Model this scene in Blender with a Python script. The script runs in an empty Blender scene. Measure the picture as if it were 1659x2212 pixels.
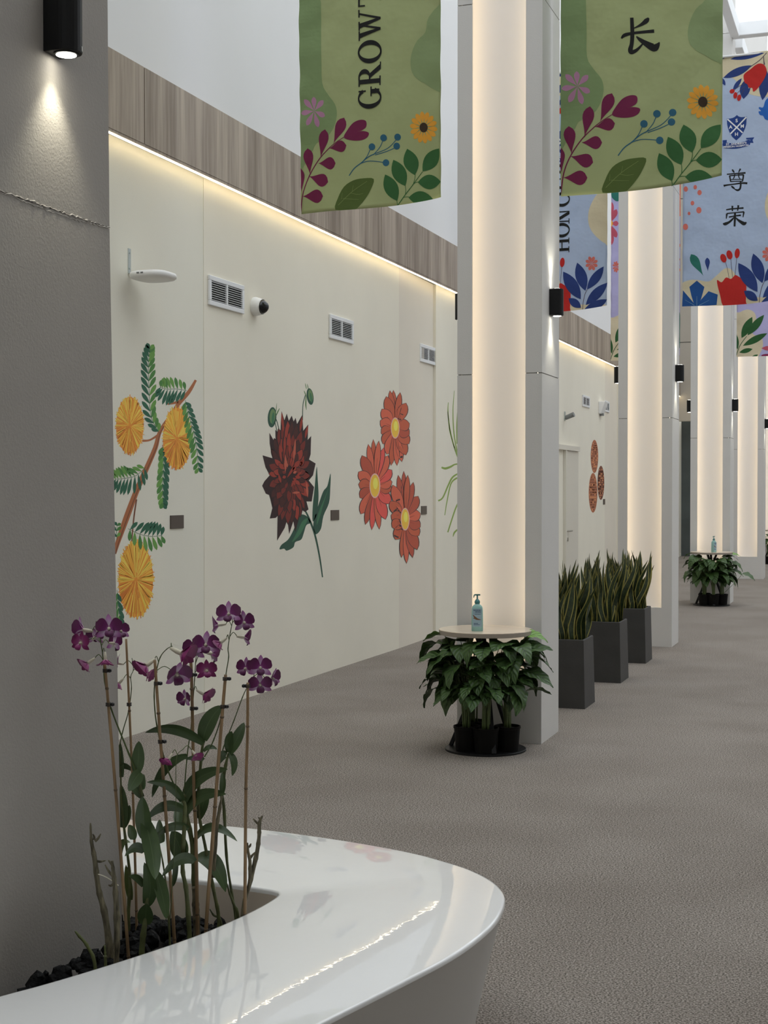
import bpy, math, random
from mathutils import Vector, Matrix, geometry

C = bpy.context.scene.collection
SC = bpy.context.scene
R = math.radians

# ------------------------------------------------------------------ camera
F, CX, CY = 3067.0, 829.5, 1106.0          # focal length in pixels of the 1659 x 2212 frame
YAW, PITCH, EYE = R(19.35), -math.atan(47 / 3067.0), Vector((0, 0, 1.6))
cd = bpy.data.cameras.new('camera')
cam = bpy.data.objects.new('camera', cd)
C.objects.link(cam)
cd.sensor_fit = 'HORIZONTAL'
cd.sensor_width = 36
cd.lens = F / 1659 * 36
cd.clip_end = 200
cam.location = EYE
cam.rotation_euler = (R(90) + PITCH, 0, YAW)
SC.camera = cam

# ------------------------------------------------------------------ daylight and exposure
world = bpy.data.worlds.new('overcast_sky')
SC.world = world
world.use_nodes = True
bg = world.node_tree.nodes['Background']
bg.inputs[0].default_value = (0.90, 0.955, 1.0, 1)
bg.inputs[1].default_value = 2.05
SC.view_settings.view_transform = 'Standard'
SC.view_settings.look = 'None'
SC.view_settings.gamma = 1
SC.view_settings.use_curve_mapping = False
SC.view_settings.exposure = 0.0
NICHE_LED, COVE_LED, SPOT_W = 4.6, 12.0, 6.5

# ------------------------------------------------------------------ pixel rays -> points on real planes
RT = Vector((math.cos(YAW), math.sin(YAW), 0))
FW = Vector((-math.sin(YAW) * math.cos(PITCH), math.cos(YAW) * math.cos(PITCH), math.sin(PITCH)))
UP = RT.cross(FW)


def ray(u, v): return RT * ((u - CX) / F) + UP * ((CY - v) / F) + FW
def PD(u, v, d): return EYE + ray(u, v) * d
def PX(u, v, x): r = ray(u, v); return EYE + r * ((x - EYE.x) / r.x)
def PY(u, v, y): r = ray(u, v); return EYE + r * ((y - EYE.y) / r.y)
def PZ(u, v, z): r = ray(u, v); return EYE + r * ((z - EYE.z) / r.z)


# ------------------------------------------------------------------ materials
def lin(c): return tuple(((x / 255) / 12.92 if x <= 10 else ((x / 255 + 0.055) / 1.055) ** 2.4) for x in c)


def mat(name, col, rough=0.5, var=0.0, vscale=8.0, bump=0.0, bscale=60.0, metal=0.0, coat=0.0, coat_rough=0.03,
        emit=None, estr=0.0, translucent=0.0, stretch=(1, 1, 1), detail=3.0, spec=0.5, bdist=0.01):
    m = bpy.data.materials.new(name)
    m.use_nodes = True
    nt = m.node_tree
    n, l = nt.nodes, nt.links
    p = n['Principled BSDF']
    c4 = (*col, 1)
    p.inputs['Base Color'].default_value = c4
    p.inputs['Roughness'].default_value = rough
    p.inputs['Metallic'].default_value = metal
    p.inputs['Specular IOR Level'].default_value = spec
    p.inputs['Coat Weight'].default_value = coat
    p.inputs['Coat Roughness'].default_value = coat_rough
    tc = n.new('ShaderNodeTexCoord')
    mp = n.new('ShaderNodeMapping')
    mp.inputs['Scale'].default_value = stretch
    l.new(tc.outputs['Object'], mp.inputs[0])
    if var:
        t = n.new('ShaderNodeTexNoise')
        t.inputs['Scale'].default_value = vscale
        t.inputs['Detail'].default_value = detail
        l.new(mp.outputs[0], t.inputs[0])
        r = n.new('ShaderNodeValToRGB')
        r.color_ramp.elements[0].position = 0.3
        r.color_ramp.elements[1].position = 0.7
        r.color_ramp.elements[0].color = (*[max(0, x * (1 - var)) for x in col], 1)
        r.color_ramp.elements[1].color = (*[min(1, x * (1 + var)) for x in col], 1)
        l.new(t.outputs[0], r.inputs[0])
        l.new(r.outputs[0], p.inputs['Base Color'])
    if bump:
        t2 = n.new('ShaderNodeTexNoise')
        t2.inputs['Scale'].default_value = bscale
        t2.inputs['Detail'].default_value = 3
        l.new(mp.outputs[0], t2.inputs[0])
        b = n.new('ShaderNodeBump')
        b.inputs['Strength'].default_value = bump
        b.inputs['Distance'].default_value = bdist
        l.new(t2.outputs[0], b.inputs['Height'])
        l.new(b.outputs[0], p.inputs['Normal'])
        if coat:
            l.new(b.outputs[0], p.inputs['Coat Normal'])
    if emit:
        p.inputs['Emission Color'].default_value = (*emit, 1)
        p.inputs['Emission Strength'].default_value = estr
    if translucent:
        tr = n.new('ShaderNodeBsdfTranslucent')
        tr.inputs[0].default_value = c4
        mx = n.new('ShaderNodeMixShader')
        mx.inputs[0].default_value = translucent
        l.new(p.outputs[0], mx.inputs[1])
        l.new(tr.outputs[0], mx.inputs[2])
        l.new(mx.outputs[0], n['Material Output'].inputs[0])
    return m


def uv_nodes(m):
    n, l = m.node_tree.nodes, m.node_tree.links
    tc = n.new('ShaderNodeTexCoord')
    sx = n.new('ShaderNodeSeparateXYZ')
    l.new(tc.outputs['UV'], sx.inputs[0])
    return n, l, sx, n['Principled BSDF']


def math_node(n, l, op, a, b=None):
    k = n.new('ShaderNodeMath')
    k.operation = op
    for i, x in enumerate((a, b)):
        if x is None: continue
        if isinstance(x, (int, float)): k.inputs[i].default_value = x
        else: l.new(x, k.inputs[i])
    return k.outputs[0]


def ramp_mat(name, stops, rough=0.5, axis='Y', coat=0.0):
    """colour runs along the piece's own UV (base to tip)"""
    m = bpy.data.materials.new(name)
    m.use_nodes = True
    n, l, sx, p = uv_nodes(m)
    r = n.new('ShaderNodeValToRGB')
    e = r.color_ramp.elements
    e[0].position, e[0].color = stops[0][0], (*stops[0][1], 1)
    e[1].position, e[1].color = stops[-1][0], (*stops[-1][1], 1)
    for s, c in stops[1:-1]:
        k = e.new(s)
        k.color = (*c, 1)
    l.new(sx.outputs[axis], r.inputs[0])
    l.new(r.outputs[0], p.inputs['Base Color'])
    p.inputs['Roughness'].default_value = rough
    p.inputs['Coat Weight'].default_value = coat
    return m


def leaf_mat(name, dark, light, vein, rough=0.35, nveins=9.0, slant=0.45, margin=None, bands=0.0, parallel=False):
    """leaf with midrib and side veins (or parallel lines, or a coloured margin), read from its UV"""
    m = bpy.data.materials.new(name)
    m.use_nodes = True
    n, l, sx, p = uv_nodes(m)
    s = math_node(n, l, 'ABSOLUTE', math_node(n, l, 'SUBTRACT', sx.outputs['X'], 0.5))      # 0 .. 0.5
    tc = n.new('ShaderNodeTexCoord')
    t = n.new('ShaderNodeTexNoise')
    t.inputs['Scale'].default_value = 18
    l.new(tc.outputs['Object'], t.inputs[0])
    base = n.new('ShaderNodeMix'); base.data_type = 'RGBA'
    base.inputs[6].default_value = (*dark, 1); base.inputs[7].default_value = (*light, 1)
    if bands:
        w = math_node(n, l, 'SINE', math_node(n, l, 'ADD', math_node(n, l, 'MULTIPLY', sx.outputs['Y'], bands),
                                              math_node(n, l, 'MULTIPLY', t.outputs[0], 14)))
        fac = math_node(n, l, 'ADD', math_node(n, l, 'MULTIPLY', w, 0.3), 0.35)
    else:
        fac = math_node(n, l, 'MULTIPLY', t.outputs[0], 1.1)
    l.new(fac, base.inputs[0])
    vm = n.new('ShaderNodeMix'); vm.data_type = 'RGBA'
    l.new(base.outputs[2], vm.inputs[6]); vm.inputs[7].default_value = (*vein, 1)
    if parallel:
        wv = math_node(n, l, 'SINE', math_node(n, l, 'MULTIPLY', s, 75))
    else:
        wv = math_node(n, l, 'SINE', math_node(n, l, 'MULTIPLY', math_node(n, l, 'SUBTRACT', sx.outputs['Y'],
                       math_node(n, l, 'MULTIPLY', s, slant)), nveins * 6.283))
    side = math_node(n, l, 'GREATER_THAN', wv, 0.8)
    mid = math_node(n, l, 'LESS_THAN', s, 0.022)
    l.new(math_node(n, l, 'MAXIMUM', math_node(n, l, 'MULTIPLY', side, 0.25 if parallel else 0.6), mid), vm.inputs[0])
    out = vm.outputs[2]
    if margin:
        mg = n.new('ShaderNodeMix'); mg.data_type = 'RGBA'
        l.new(out, mg.inputs[6]); mg.inputs[7].default_value = (*margin, 1)
        l.new(math_node(n, l, 'GREATER_THAN', s, 0.36), mg.inputs[0])
        out = mg.outputs[2]
    l.new(out, p.inputs['Base Color'])
    p.inputs['Roughness'].default_value = rough
    if not margin and not parallel:
        b = n.new('ShaderNodeBump'); b.inputs['Strength'].default_value = 0.5; b.inputs['Distance'].default_value = 0.004
        l.new(wv, b.inputs['Height']); l.new(b.outputs[0], p.inputs['Normal'])
    return m


M = {}
M['cream'] = mat('cream_wall_paint', (0.84, 0.795, 0.675), 0.8, 0.02, 1.5, 0.08, 180)
M['cream2'] = mat('cream_wall_cooler_tone', (0.80, 0.775, 0.67), 0.8, 0.02, 1.5, 0.08, 180)  # slightly cooler, greyer tone for the nearest wall section
M['cream3'] = mat('cream_wall_darker_tone', (0.78, 0.72, 0.615), 0.8, 0.02, 1.5, 0.08, 180)  # slightly darker, pinker tone for the set-back wall sections
M['white_wall'] = mat('white_wall_paint', (0.80, 0.80, 0.80), 0.75, 0.015, 1.0)
M['roof_white'] = mat('white_roof_paint', (0.9, 0.91, 0.92), 0.7)
M['dim_wall'] = mat('dim_unseen_wall', (0.55, 0.53, 0.50), 0.8)  # dim tone on unseen walls, to darken the camera's end
M['tan_wall'] = mat('tan_wall_panel', (0.48, 0.43, 0.36), 0.7, 0.03, 2)
M['dark_opening'] = mat('dark_opening_backing', (0.075, 0.09, 0.09), 0.35, 0.2, 2)  # dark colour stands in for the dim space beyond the opening
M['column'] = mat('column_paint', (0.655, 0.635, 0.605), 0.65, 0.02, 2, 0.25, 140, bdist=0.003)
M['column_near'] = mat('rough_column_paint', (0.41, 0.38, 0.345), 0.75, 0.02, 5, 0.32, 150, bdist=0.003)  # darker base colour than on the other columns
M['joint'] = mat('dark_joint_filler', (0.25, 0.24, 0.22), 0.8)  # dark backing seen through the open panel joints
M['caulk'] = mat('cracked_caulk', (0.44, 0.41, 0.375), 0.7, 0.1, 60, 0.3, 120)
M['light_panel'] = mat('niche_white_panel', (0.84, 0.81, 0.79), 0.6)
M['led'] = mat('warm_led_tape', (1, 0.85, 0.6), 0.5, emit=(1.0, 0.84, 0.60), estr=NICHE_LED)
M['cove'] = mat('warm_white_led_diffuser', (1, 0.9, 0.7), 0.5, emit=(1.0, 0.86, 0.60), estr=COVE_LED)
M['lens'] = mat('lit_lamp_lens', (1, 1, 1), 0.3, emit=(1.0, 0.97, 0.85), estr=14)
M['alu'] = mat('aluminium_channel', (0.6, 0.58, 0.54), 0.4, metal=0.6)
M['black_metal'] = mat('black_powder_coat', (0.005, 0.005, 0.0055), 0.5, spec=0.3, bump=0.1, bscale=400, bdist=0.001)
M['silver_label'] = mat('silver_sticker', (0.45, 0.46, 0.46), 0.4, 0.3, 90, metal=0.4)
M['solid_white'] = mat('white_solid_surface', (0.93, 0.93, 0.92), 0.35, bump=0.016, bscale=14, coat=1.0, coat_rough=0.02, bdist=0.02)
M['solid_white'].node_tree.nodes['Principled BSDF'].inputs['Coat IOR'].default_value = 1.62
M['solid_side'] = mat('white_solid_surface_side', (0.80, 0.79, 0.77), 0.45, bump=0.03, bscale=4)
M['liner'] = mat('planter_liner', (0.86, 0.76, 0.65), 0.5)
M['soil'] = mat('dark_potting_mix', (0.02, 0.017, 0.015), 0.95, 0.5, 60, 1.0, 90)
M['charcoal'] = mat('charcoal_chunk', (0.0035, 0.0035, 0.0038), 0.7, 0.5, 40, 0.9, 70, spec=0.2)
M['planter'] = mat('charcoal_grey_planter', (0.042, 0.041, 0.039), 0.55, 0.12, 6, 0.15, 160)
M['tabletop'] = mat('pale_oak_laminate', (0.70, 0.58, 0.45), 0.35, 0.16, 7, stretch=(1, 7, 1), coat=0.4, coat_rough=0.1)
M['table_edge'] = mat('table_edge_band', (0.33, 0.28, 0.23), 0.5)
M['pot'] = mat('black_nursery_pot', (0.005, 0.0045, 0.004), 0.6, spec=0.12)
M['stem'] = mat('green_stem', (0.07, 0.10, 0.028), 0.5, 0.3, 14)
M['petiole'] = mat('pale_green_petiole', (0.10, 0.14, 0.045), 0.5, 0.3, 14)
M['dry_cane'] = mat('dry_cane', (0.15, 0.13, 0.08), 0.8, 0.75, 34, 0.7, 60, stretch=(3, 3, 0.6))
M['green_cane'] = mat('green_cane', (0.10, 0.115, 0.04), 0.5, 0.45, 18, 0.3, 50)
M['stake'] = mat('bamboo_stake', (0.29, 0.185, 0.092), 0.55, 0.35, 20, stretch=(6, 6, 0.5))
M['stake_node'] = mat('bamboo_node', (0.13, 0.085, 0.045), 0.6)
M['clip'] = mat('black_plastic_clip', (0.008, 0.008, 0.009), 0.3)
M['orchid_leaf'] = leaf_mat('orchid_leaf', (0.034, 0.062, 0.022), (0.075, 0.12, 0.042), (0.085, 0.13, 0.055), 0.36, parallel=True)
M['orchid_leaf_young'] = leaf_mat('young_orchid_leaf', (0.07, 0.10, 0.022), (0.11, 0.15, 0.04), (0.12, 0.16, 0.06), 0.35, parallel=True)
M['philo'] = leaf_mat('philodendron_leaf', (0.028, 0.068, 0.014), (0.070, 0.138, 0.030), (0.012, 0.03, 0.010), 0.48, 6.0, 0.5)
M['philo_bright'] = leaf_mat('bright_philodendron_leaf', (0.14, 0.30, 0.045), (0.20, 0.38, 0.07), (0.07, 0.16, 0.03), 0.36, 6.0, 0.5)  # brighter green for a few leaves at the table edges
M['snake'] = leaf_mat('snake_plant_leaf', (0.018, 0.032, 0.015), (0.05, 0.075, 0.03), (0.03, 0.05, 0.02), 0.4, margin=(0.34, 0.30, 0.08), bands=55, parallel=True)
M['petal'] = ramp_mat('orchid_petal', [(0.0, (0.42, 0.14, 0.40)), (0.18, (0.20, 0.02, 0.16)), (0.5, (0.125, 0.008, 0.085)), (1.0, (0.085, 0.006, 0.055))], 0.5)
M['sepal'] = ramp_mat('orchid_sepal', [(0.0, (0.78, 0.72, 0.66)), (0.3, (0.60, 0.44, 0.60)), (0.7, (0.42, 0.17, 0.40)), (1.0, (0.26, 0.05, 0.22))], 0.5)
M['petal_red'] = ramp_mat('drooping_orchid_petal', [(0.0, (0.58, 0.42, 0.42)), (0.22, (0.34, 0.06, 0.22)), (0.6, (0.23, 0.014, 0.12)), (1.0, (0.12, 0.008, 0.06))], 0.5)
M['lip'] = ramp_mat('orchid_lip', [(0.0, (0.45, 0.30, 0.40)), (0.3, (0.12, 0.008, 0.09)), (1.0, (0.05, 0.004, 0.03))], 0.5)
M['column_flower'] = mat('orchid_column', (0.62, 0.58, 0.45), 0.5)
M['frame_white'] = mat('white_vent_frame', (0.82, 0.83, 0.84), 0.45)
M['void'] = mat('dark_duct', (0.006, 0.006, 0.006), 0.9)
M['device_white'] = mat('white_plastic', (0.85, 0.85, 0.84), 0.4)
M['device_grey'] = mat('grey_plastic', (0.20, 0.21, 0.21), 0.45)
M['steel'] = mat('galvanised_bracket', (0.50, 0.54, 0.52), 0.4, metal=0.7)
M['dome'] = mat('black_camera_dome', (0.008, 0.008, 0.009), 0.08)
M['plaque'] = mat('brown_plaque', (0.075, 0.055, 0.042), 0.35)
M['door'] = mat('cream_door_leaf', (0.72, 0.68, 0.59), 0.5)
M['chrome'] = mat('brushed_handle', (0.42, 0.41, 0.38), 0.3, metal=0.9)
M['bottle'] = mat('teal_tinted_plastic', (0.50, 0.74, 0.71), 0.25, translucent=0.5)
M['pump'] = mat('teal_pump', (0.05, 0.20, 0.20), 0.35)
M['bottle_label'] = mat('blue_bottle_label', (0.34, 0.47, 0.54), 0.4)
M['label_ink'] = mat('navy_label_ink', (0.05, 0.09, 0.17), 0.5)
M['label_hand'] = mat('brown_label_print', (0.20, 0.10, 0.05), 0.5)


def wood_mat():
    m = bpy.data.materials.new('grey_brown_wood_laminate')
    m.use_nodes = True
    n, l = m.node_tree.nodes, m.node_tree.links
    p = n['Principled BSDF']
    tc = n.new('ShaderNodeTexCoord')
    out = []
    for sc, st in ((5.0, (1, 1, 0.04)), (26.0, (1, 1, 0.06))):
        mp = n.new('ShaderNodeMapping'); mp.inputs['Scale'].default_value = st
        l.new(tc.outputs['Object'], mp.inputs[0])
        t = n.new('ShaderNodeTexNoise'); t.inputs['Scale'].default_value = sc; t.inputs['Detail'].default_value = 4
        l.new(mp.outputs[0], t.inputs[0])
        out.append(t.outputs[0])
    a = math_node(n, l, 'ADD', math_node(n, l, 'MULTIPLY', out[0], 0.6), math_node(n, l, 'MULTIPLY', out[1], 0.4))
    r = n.new('ShaderNodeValToRGB')
    e = r.color_ramp.elements
    e[0].position, e[0].color = 0.36, (*[x * 1.0 for x in (0.225, 0.175, 0.13)], 1)
    e[1].position, e[1].color = 0.64, (0.50, 0.42, 0.335, 1)
    l.new(a, r.inputs[0]); l.new(r.outputs[0], p.inputs['Base Color'])
    p.inputs['Roughness'].default_value = 0.55
    return m


def carpet_mat():
    m = bpy.data.materials.new('taupe_loop_carpet')
    m.use_nodes = True
    n, l = m.node_tree.nodes, m.node_tree.links
    p = n['Principled BSDF']
    tc = n.new('ShaderNodeTexCoord')
    t = n.new('ShaderNodeTexNoise'); t.inputs['Scale'].default_value = 140; t.inputs['Detail'].default_value = 2.0; t.inputs['Roughness'].default_value = 0.7
    l.new(tc.outputs['Object'], t.inputs[0])
    t2 = n.new('ShaderNodeTexNoise'); t2.inputs['Scale'].default_value = 1.3; t2.inputs['Detail'].default_value = 4
    l.new(tc.outputs['Object'], t2.inputs[0])
    r = n.new('ShaderNodeValToRGB')
    e = r.color_ramp.elements
    e[0].position, e[0].color = 0.38, (0.105, 0.096, 0.080, 1)
    e[1].position, e[1].color = 0.62, (0.46, 0.41, 0.365, 1)
    k = e.new(0.5); k.color = (0.275, 0.238, 0.208, 1)
    l.new(t.outputs[0], r.inputs[0])
    r2 = n.new('ShaderNodeValToRGB')
    r2.color_ramp.elements[0].position, r2.color_ramp.elements[0].color = 0.35, (0.86, 0.85, 0.84, 1)
    r2.color_ramp.elements[1].position, r2.color_ramp.elements[1].color = 0.65, (1.0, 1.0, 1.0, 1)
    l.new(t2.outputs[0], r2.inputs[0])
    mx = n.new('ShaderNodeMix'); mx.data_type = 'RGBA'; mx.blend_type = 'MULTIPLY'; mx.inputs[0].default_value = 1
    l.new(r.outputs[0], mx.inputs[6]); l.new(r2.outputs[0], mx.inputs[7])
    l.new(mx.outputs[2], p.inputs['Base Color'])
    p.inputs['Roughness'].default_value = 0.95
    p.inputs['Specular IOR Level'].default_value = 0.1
    b = n.new('ShaderNodeBump'); b.inputs['Strength'].default_value = 0.7; b.inputs['Distance'].default_value = 0.008
    l.new(t.outputs[0], b.inputs['Height']); l.new(b.outputs[0], p.inputs['Normal'])
    return m


M['wood'] = wood_mat()
M['carpet'] = carpet_mat()


# ------------------------------------------------------------------ mesh building
class MB:
    def __init__(s): s.v, s.f, s.mi, s.uv, s.cur = [], [], [], [], 0

    def add(s, vs, fs, uvs=None):
        b = len(s.v)
        s.v += [Vector(v) for v in vs]
        s.uv += list(uvs) if uvs else [(0.5, 0.5)] * len(vs)
        for f in fs:
            s.f.append([b + i for i in f]); s.mi.append(s.cur)

    def box(s, x0, x1, y0, y1, z0, z1):
        s.add([(x0, y0, z0), (x1, y0, z0), (x1, y1, z0), (x0, y1, z0), (x0, y0, z1), (x1, y0, z1), (x1, y1, z1), (x0, y1, z1)],
              [(3, 2, 1, 0), (4, 5, 6, 7), (0, 1, 5, 4), (1, 2, 6, 5), (2, 3, 7, 6), (3, 0, 4, 7)])
        return s

    def obox(s, c, ax, ay, az):
        """box from centre and three half-axis vectors"""
        c, ax, ay, az = map(Vector, (c, ax, ay, az))
        vs = [c + ax * i + ay * j + az * k for k in (-1, 1) for i, j in ((-1, -1), (1, -1), (1, 1), (-1, 1))]
        s.add(vs, [(3, 2, 1, 0), (4, 5, 6, 7), (0, 1, 5, 4), (1, 2, 6, 5), (2, 3, 7, 6), (3, 0, 4, 7)])
        return s

    def prism(s, poly, z0, z1):
        n = len(poly)
        s.add([(x, y, z0) for x, y in poly] + [(x, y, z1) for x, y in poly],
              [list(range(n))[::-1], list(range(n, 2 * n))] + [(i, (i + 1) % n, n + (i + 1) % n, n + i) for i in range(n)])
        return s

    def tube(s, pts, radii, n=8, cap=True):
        pts = [Vector(p) for p in pts]
        if isinstance(radii, (int, float)): radii = [radii] * len(pts)
        ref = None
        vs, uv = [], []
        for i, p in enumerate(pts):
            t = (pts[min(i + 1, len(pts) - 1)] - pts[max(i - 1, 0)]).normalized()
            if ref is None:
                ref = t.cross(Vector((0, 0, 1)) if abs(t.z) < 0.9 else Vector((1, 0, 0))).normalized()
            a = (ref - t * ref.dot(t)).normalized()
            ref = a
            b = t.cross(a)
            for k in range(n):
                w = 2 * math.pi * k / n
                vs.append(p + (a * math.cos(w) + b * math.sin(w)) * radii[i])
                uv.append((k / n, i / max(1, len(pts) - 1)))
        fs = [(i * n + k, i * n + (k + 1) % n, (i + 1) * n + (k + 1) % n, (i + 1) * n + k) for i in range(len(pts) - 1) for k in range(n)]
        if cap:
            fs += [list(range(n))[::-1], list(range((len(pts) - 1) * n, len(pts) * n))]
        s.add(vs, fs, uv)
        return s

    def lathe(s, c, prof, n=24, sx=1.0, sy=1.0):
        vs = [(c[0] + r * sx * math.cos(2 * math.pi * k / n), c[1] + r * sy * math.sin(2 * math.pi * k / n), c[2] + z) for r, z in prof for k in range(n)]
        m = len(prof)
        fs = [(i * n + k, i * n + (k + 1) % n, (i + 1) * n + (k + 1) % n, (i + 1) * n + k) for i in range(m - 1) for k in range(n)]
        fs += [list(range(n))[::-1], list(range((m - 1) * n, m * n))]
        s.add(vs, fs)
        return s

    def grid(s, rows, uvs=None):
        h, w = len(rows), len(rows[0])
        s.add([p for r in rows for p in r], [(i * w + j, i * w + j + 1, (i + 1) * w + j + 1, (i + 1) * w + j) for i in range(h - 1) for j in range(w - 1)],
              [p for r in uvs for p in r] if uvs else None)
        return s

    def leaf(s, p0, p1, p2, width, prof, side, fold=0.15, nl=10, nc=4, wave=0.0, ph=0.0):
        p0, p1, p2, side = map(Vector, (p0, p1, p2, side))
        c = p1 * 2 - (p0 + p2) * 0.5
        rows, uvs = [], []
        for i in range(nl + 1):
            t = i / nl
            P = p0 * (1 - t) ** 2 + c * 2 * t * (1 - t) + p2 * t * t
            T = ((c - p0) * (1 - t) + (p2 - c) * t)
            T = T.normalized() if T.length > 1e-9 else Vector((0, 0, 1))
            S = (side - T * side.dot(T))
            S = S.normalized() if S.length > 1e-6 else T.orthogonal().normalized()
            N = T.cross(S)
            w = max(prof(t), 0.012) * width * 0.5
            row, ur = [], []
            for j in range(nc + 1):
                q = j / nc * 2 - 1
                wob = wave * width * math.sin(t * 17 + ph + (2 if q > 0 else 0)) * abs(q)
                row.append(P + S * (w * q) + N * (fold * w * abs(q) + wob))
                ur.append((j / nc, t))
            rows.append(row); uvs.append(ur)
        s.grid(rows, uvs)
        return s

    def mesh(s, name, mats, origin=Vector((0, 0, 0)), smooth=False):
        me = bpy.data.meshes.new(name)
        me.from_pydata([v - origin for v in s.v], [], s.f)
        for m in (mats if isinstance(mats, (list, tuple)) else [mats]):
            me.materials.append(m)
        me.polygons.foreach_set('material_index', s.mi)
        ul = me.uv_layers.new(name='UVMap')
        idx = [0] * len(me.loops)
        me.loops.foreach_get('vertex_index', idx)
        flat = []
        for i in idx: flat += s.uv[i]
        ul.data.foreach_set('uv', flat)
        if smooth:
            me.polygons.foreach_set('use_smooth', [True] * len(me.polygons))
        me.update()
        return me

    def build(s, name, mats, parent=None, smooth=False, bevel=0.0, origin=None):
        o_ = world_loc(parent) if parent else (Vector(origin) if origin else Vector((0, 0, 0)))
        me = s.mesh(name, mats, o_, smooth)
        o = bpy.data.objects.new(name, me)
        C.objects.link(o)
        if parent: o.parent = parent
        else: o.location = o_
        if bevel:
            b = o.modifiers.new('edge', 'BEVEL'); b.width = bevel; b.segments = 2; b.limit_method = 'ANGLE'
        return o


def world_loc(o):
    v = Vector((0, 0, 0))
    while o is not None:
        v += o.location
        o = o.parent
    return v


def tag(o, label=None, cat=None, group=None, kind=None):
    if label: o['label'] = label
    if cat: o['category'] = cat
    if group: o['group'] = group
    if kind: o['kind'] = kind
    return o


def thing(name, loc, label, cat, group=None):
    o = bpy.data.objects.new(name, None)
    o.empty_display_size = 0.05
    C.objects.link(o)
    o.location = loc
    return tag(o, label, cat, group)


def copy_tree(o, parent=None, dloc=None):
    c = o.copy(); C.objects.link(c); c.parent = parent
    if dloc is not None: c.location = o.location + Vector(dloc)
    for ch in list(o.children): copy_tree(ch, c)
    return c


def placed(name, me, parent, P, Y, N, sc):
    """instance of a unit leaf mesh: base at P, length along Y, normal near N"""
    Y = Y.normalized()
    X = Y.cross(N).normalized()
    Z = X.cross(Y)
    m = Matrix(((X.x * sc[0], Y.x * sc[1], Z.x * sc[2], 0), (X.y * sc[0], Y.y * sc[1], Z.y * sc[2], 0), (X.z * sc[0], Y.z * sc[1], Z.z * sc[2], 0), (0, 0, 0, 1)))
    m.translation = P - world_loc(parent)
    o = bpy.data.objects.new(name, me)
    C.objects.link(o)
    o.parent = parent
    o.matrix_local = m
    return o


def struct(name, mb, m, **k):
    o = mb.build(name, m, **k)
    o['kind'] = 'structure'
    return o


# ------------------------------------------------------------------ room shell
WX, RX = -4.61, -4.614                     # proud and recessed faces of the left wall
PIL_Y = [2.93, 8.75, 14.61, 20.45, 26.35, 32.2]
PX0, PX1, PDEP = -2.575, -2.022, 0.50
ROOF = 10.0


def wallx(y):
    if y < 9.22: return RX
    k = [(13.58, 14.84), (19.3, 20.6), (24.85, 26.2), (31.0, 32.2)]
    for a, b in k:
        if a < y < b: return WX - 0.03 * (y - a) / (b - a)
    return WX


struct('floor', MB().box(-4.9, 7.4, -4.2, 36.6, -0.1, 0), M['carpet'])

mb = MB()
prof = [(1.0, RX, 1), (9.22, RX, 0), (9.22, WX, 0), (13.58, WX, 2), (14.84, WX - 0.03, 0), (14.84, WX, 0), (19.3, WX, 2), (20.6, WX - 0.03, 0), (20.6, WX, 0),
        (24.85, WX, 2), (26.2, WX - 0.03, 0), (26.2, WX, 0), (31.0, WX, 2), (32.2, WX - 0.03, 0), (32.2, WX, 0), (36.3, WX, 0)]
for (ya, xa, k), (yb, xb, _) in zip(prof, prof[1:]):
    mb.cur = k
    mb.add([(xa, ya, 0), (xb, yb, 0), (xb, yb, 3.86), (xa, ya, 3.86)], [(0, 1, 2, 3)])
mb.cur = 0
mb.box(-4.9, -4.66, 1.0, 36.3, 0, 4.0)
wall_left = struct('wall_left', mb, [M['cream'], M['cream2'], M['cream3']])
mb = MB().box(-4.9, -4.565, 1.0, 36.3, 4.34, ROOF)
mb.build('upper_wall', M['white_wall'], wall_left)
mb = MB().box(-4.9, -4.60, 1.0, 36.3, 3.845, 4.345)
mb.build('band_backing', M['joint'], wall_left)
ys = [1.0, 3.6, 8.22, 12.84, 17.46, 22.1, 26.7, 31.3, 36.3]
wp = None
for a, b in zip(ys, ys[1:]):
    MB().box(-4.60, -4.535, a + 0.006, b - 0.006, 3.85, 4.345).build('wood_panel', M['wood'], wall_left)
mb = MB().box(-4.56, -4.538, 1.0, 36.3, 3.832, 3.8495)
mb.build('band_soffit_trim', M['wood'], wall_left)

cove = thing('led_strip', (-4.548, 18, 3.83), 'long warm white light strip under the wood band on the left wall', 'light strip')
MB().box(-4.556, -4.542, 1.2, 36.2, 3.829, 3.8325).build('channel', M['alu'], cove)
MB().box(-4.554, -4.544, 1.2, 36.2, 3.8205, 3.829).build('diffuser', M['cove'], cove)

# far wall with its dark opening, right and rear walls
mb = MB()
for z0, z1 in ((3.24, 5.09), (5.11, 8.48), (8.50, ROOF)):
    mb.box(-4.61, 7.2, 34.1, 34.4, z0, z1)
mb.box(-3.2, 7.2, 34.1, 34.4, 0, 3.24)
wall_back = struct('wall_back', mb, M['tan_wall'])
MB().box(-4.61, 7.2, 34.13, 34.42, 3.25, ROOF).build('joint_backing', M['joint'], wall_back)
struct('wall_end_recess', MB().box(-4.9, -3.1, 34.9, 35.0, 0, 3.3), M['dark_opening'])
struct('wall_right', MB().box(7.2, 7.4, 5.9, 36.3, 0, ROOF), M['white_wall'])
struct('wall_blocker_right', MB().box(2.0, 2.2, -4.0, 6.0, 0, 3.4), M['dim_wall'])  # unseen wall added to keep light off the nearest column
struct('wall_step', MB().box(2.2, 7.4, 5.8, 6.0, 0, ROOF), M['dim_wall'])
struct('wall_front', MB().box(-4.9, 2.2, -4.2, -4.0, 0, ROOF), M['dim_wall'])
struct('wall_near_left', MB().box(-4.9, -4.7, -4.0, 1.0, 0, ROOF), M['white_wall'])

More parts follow.
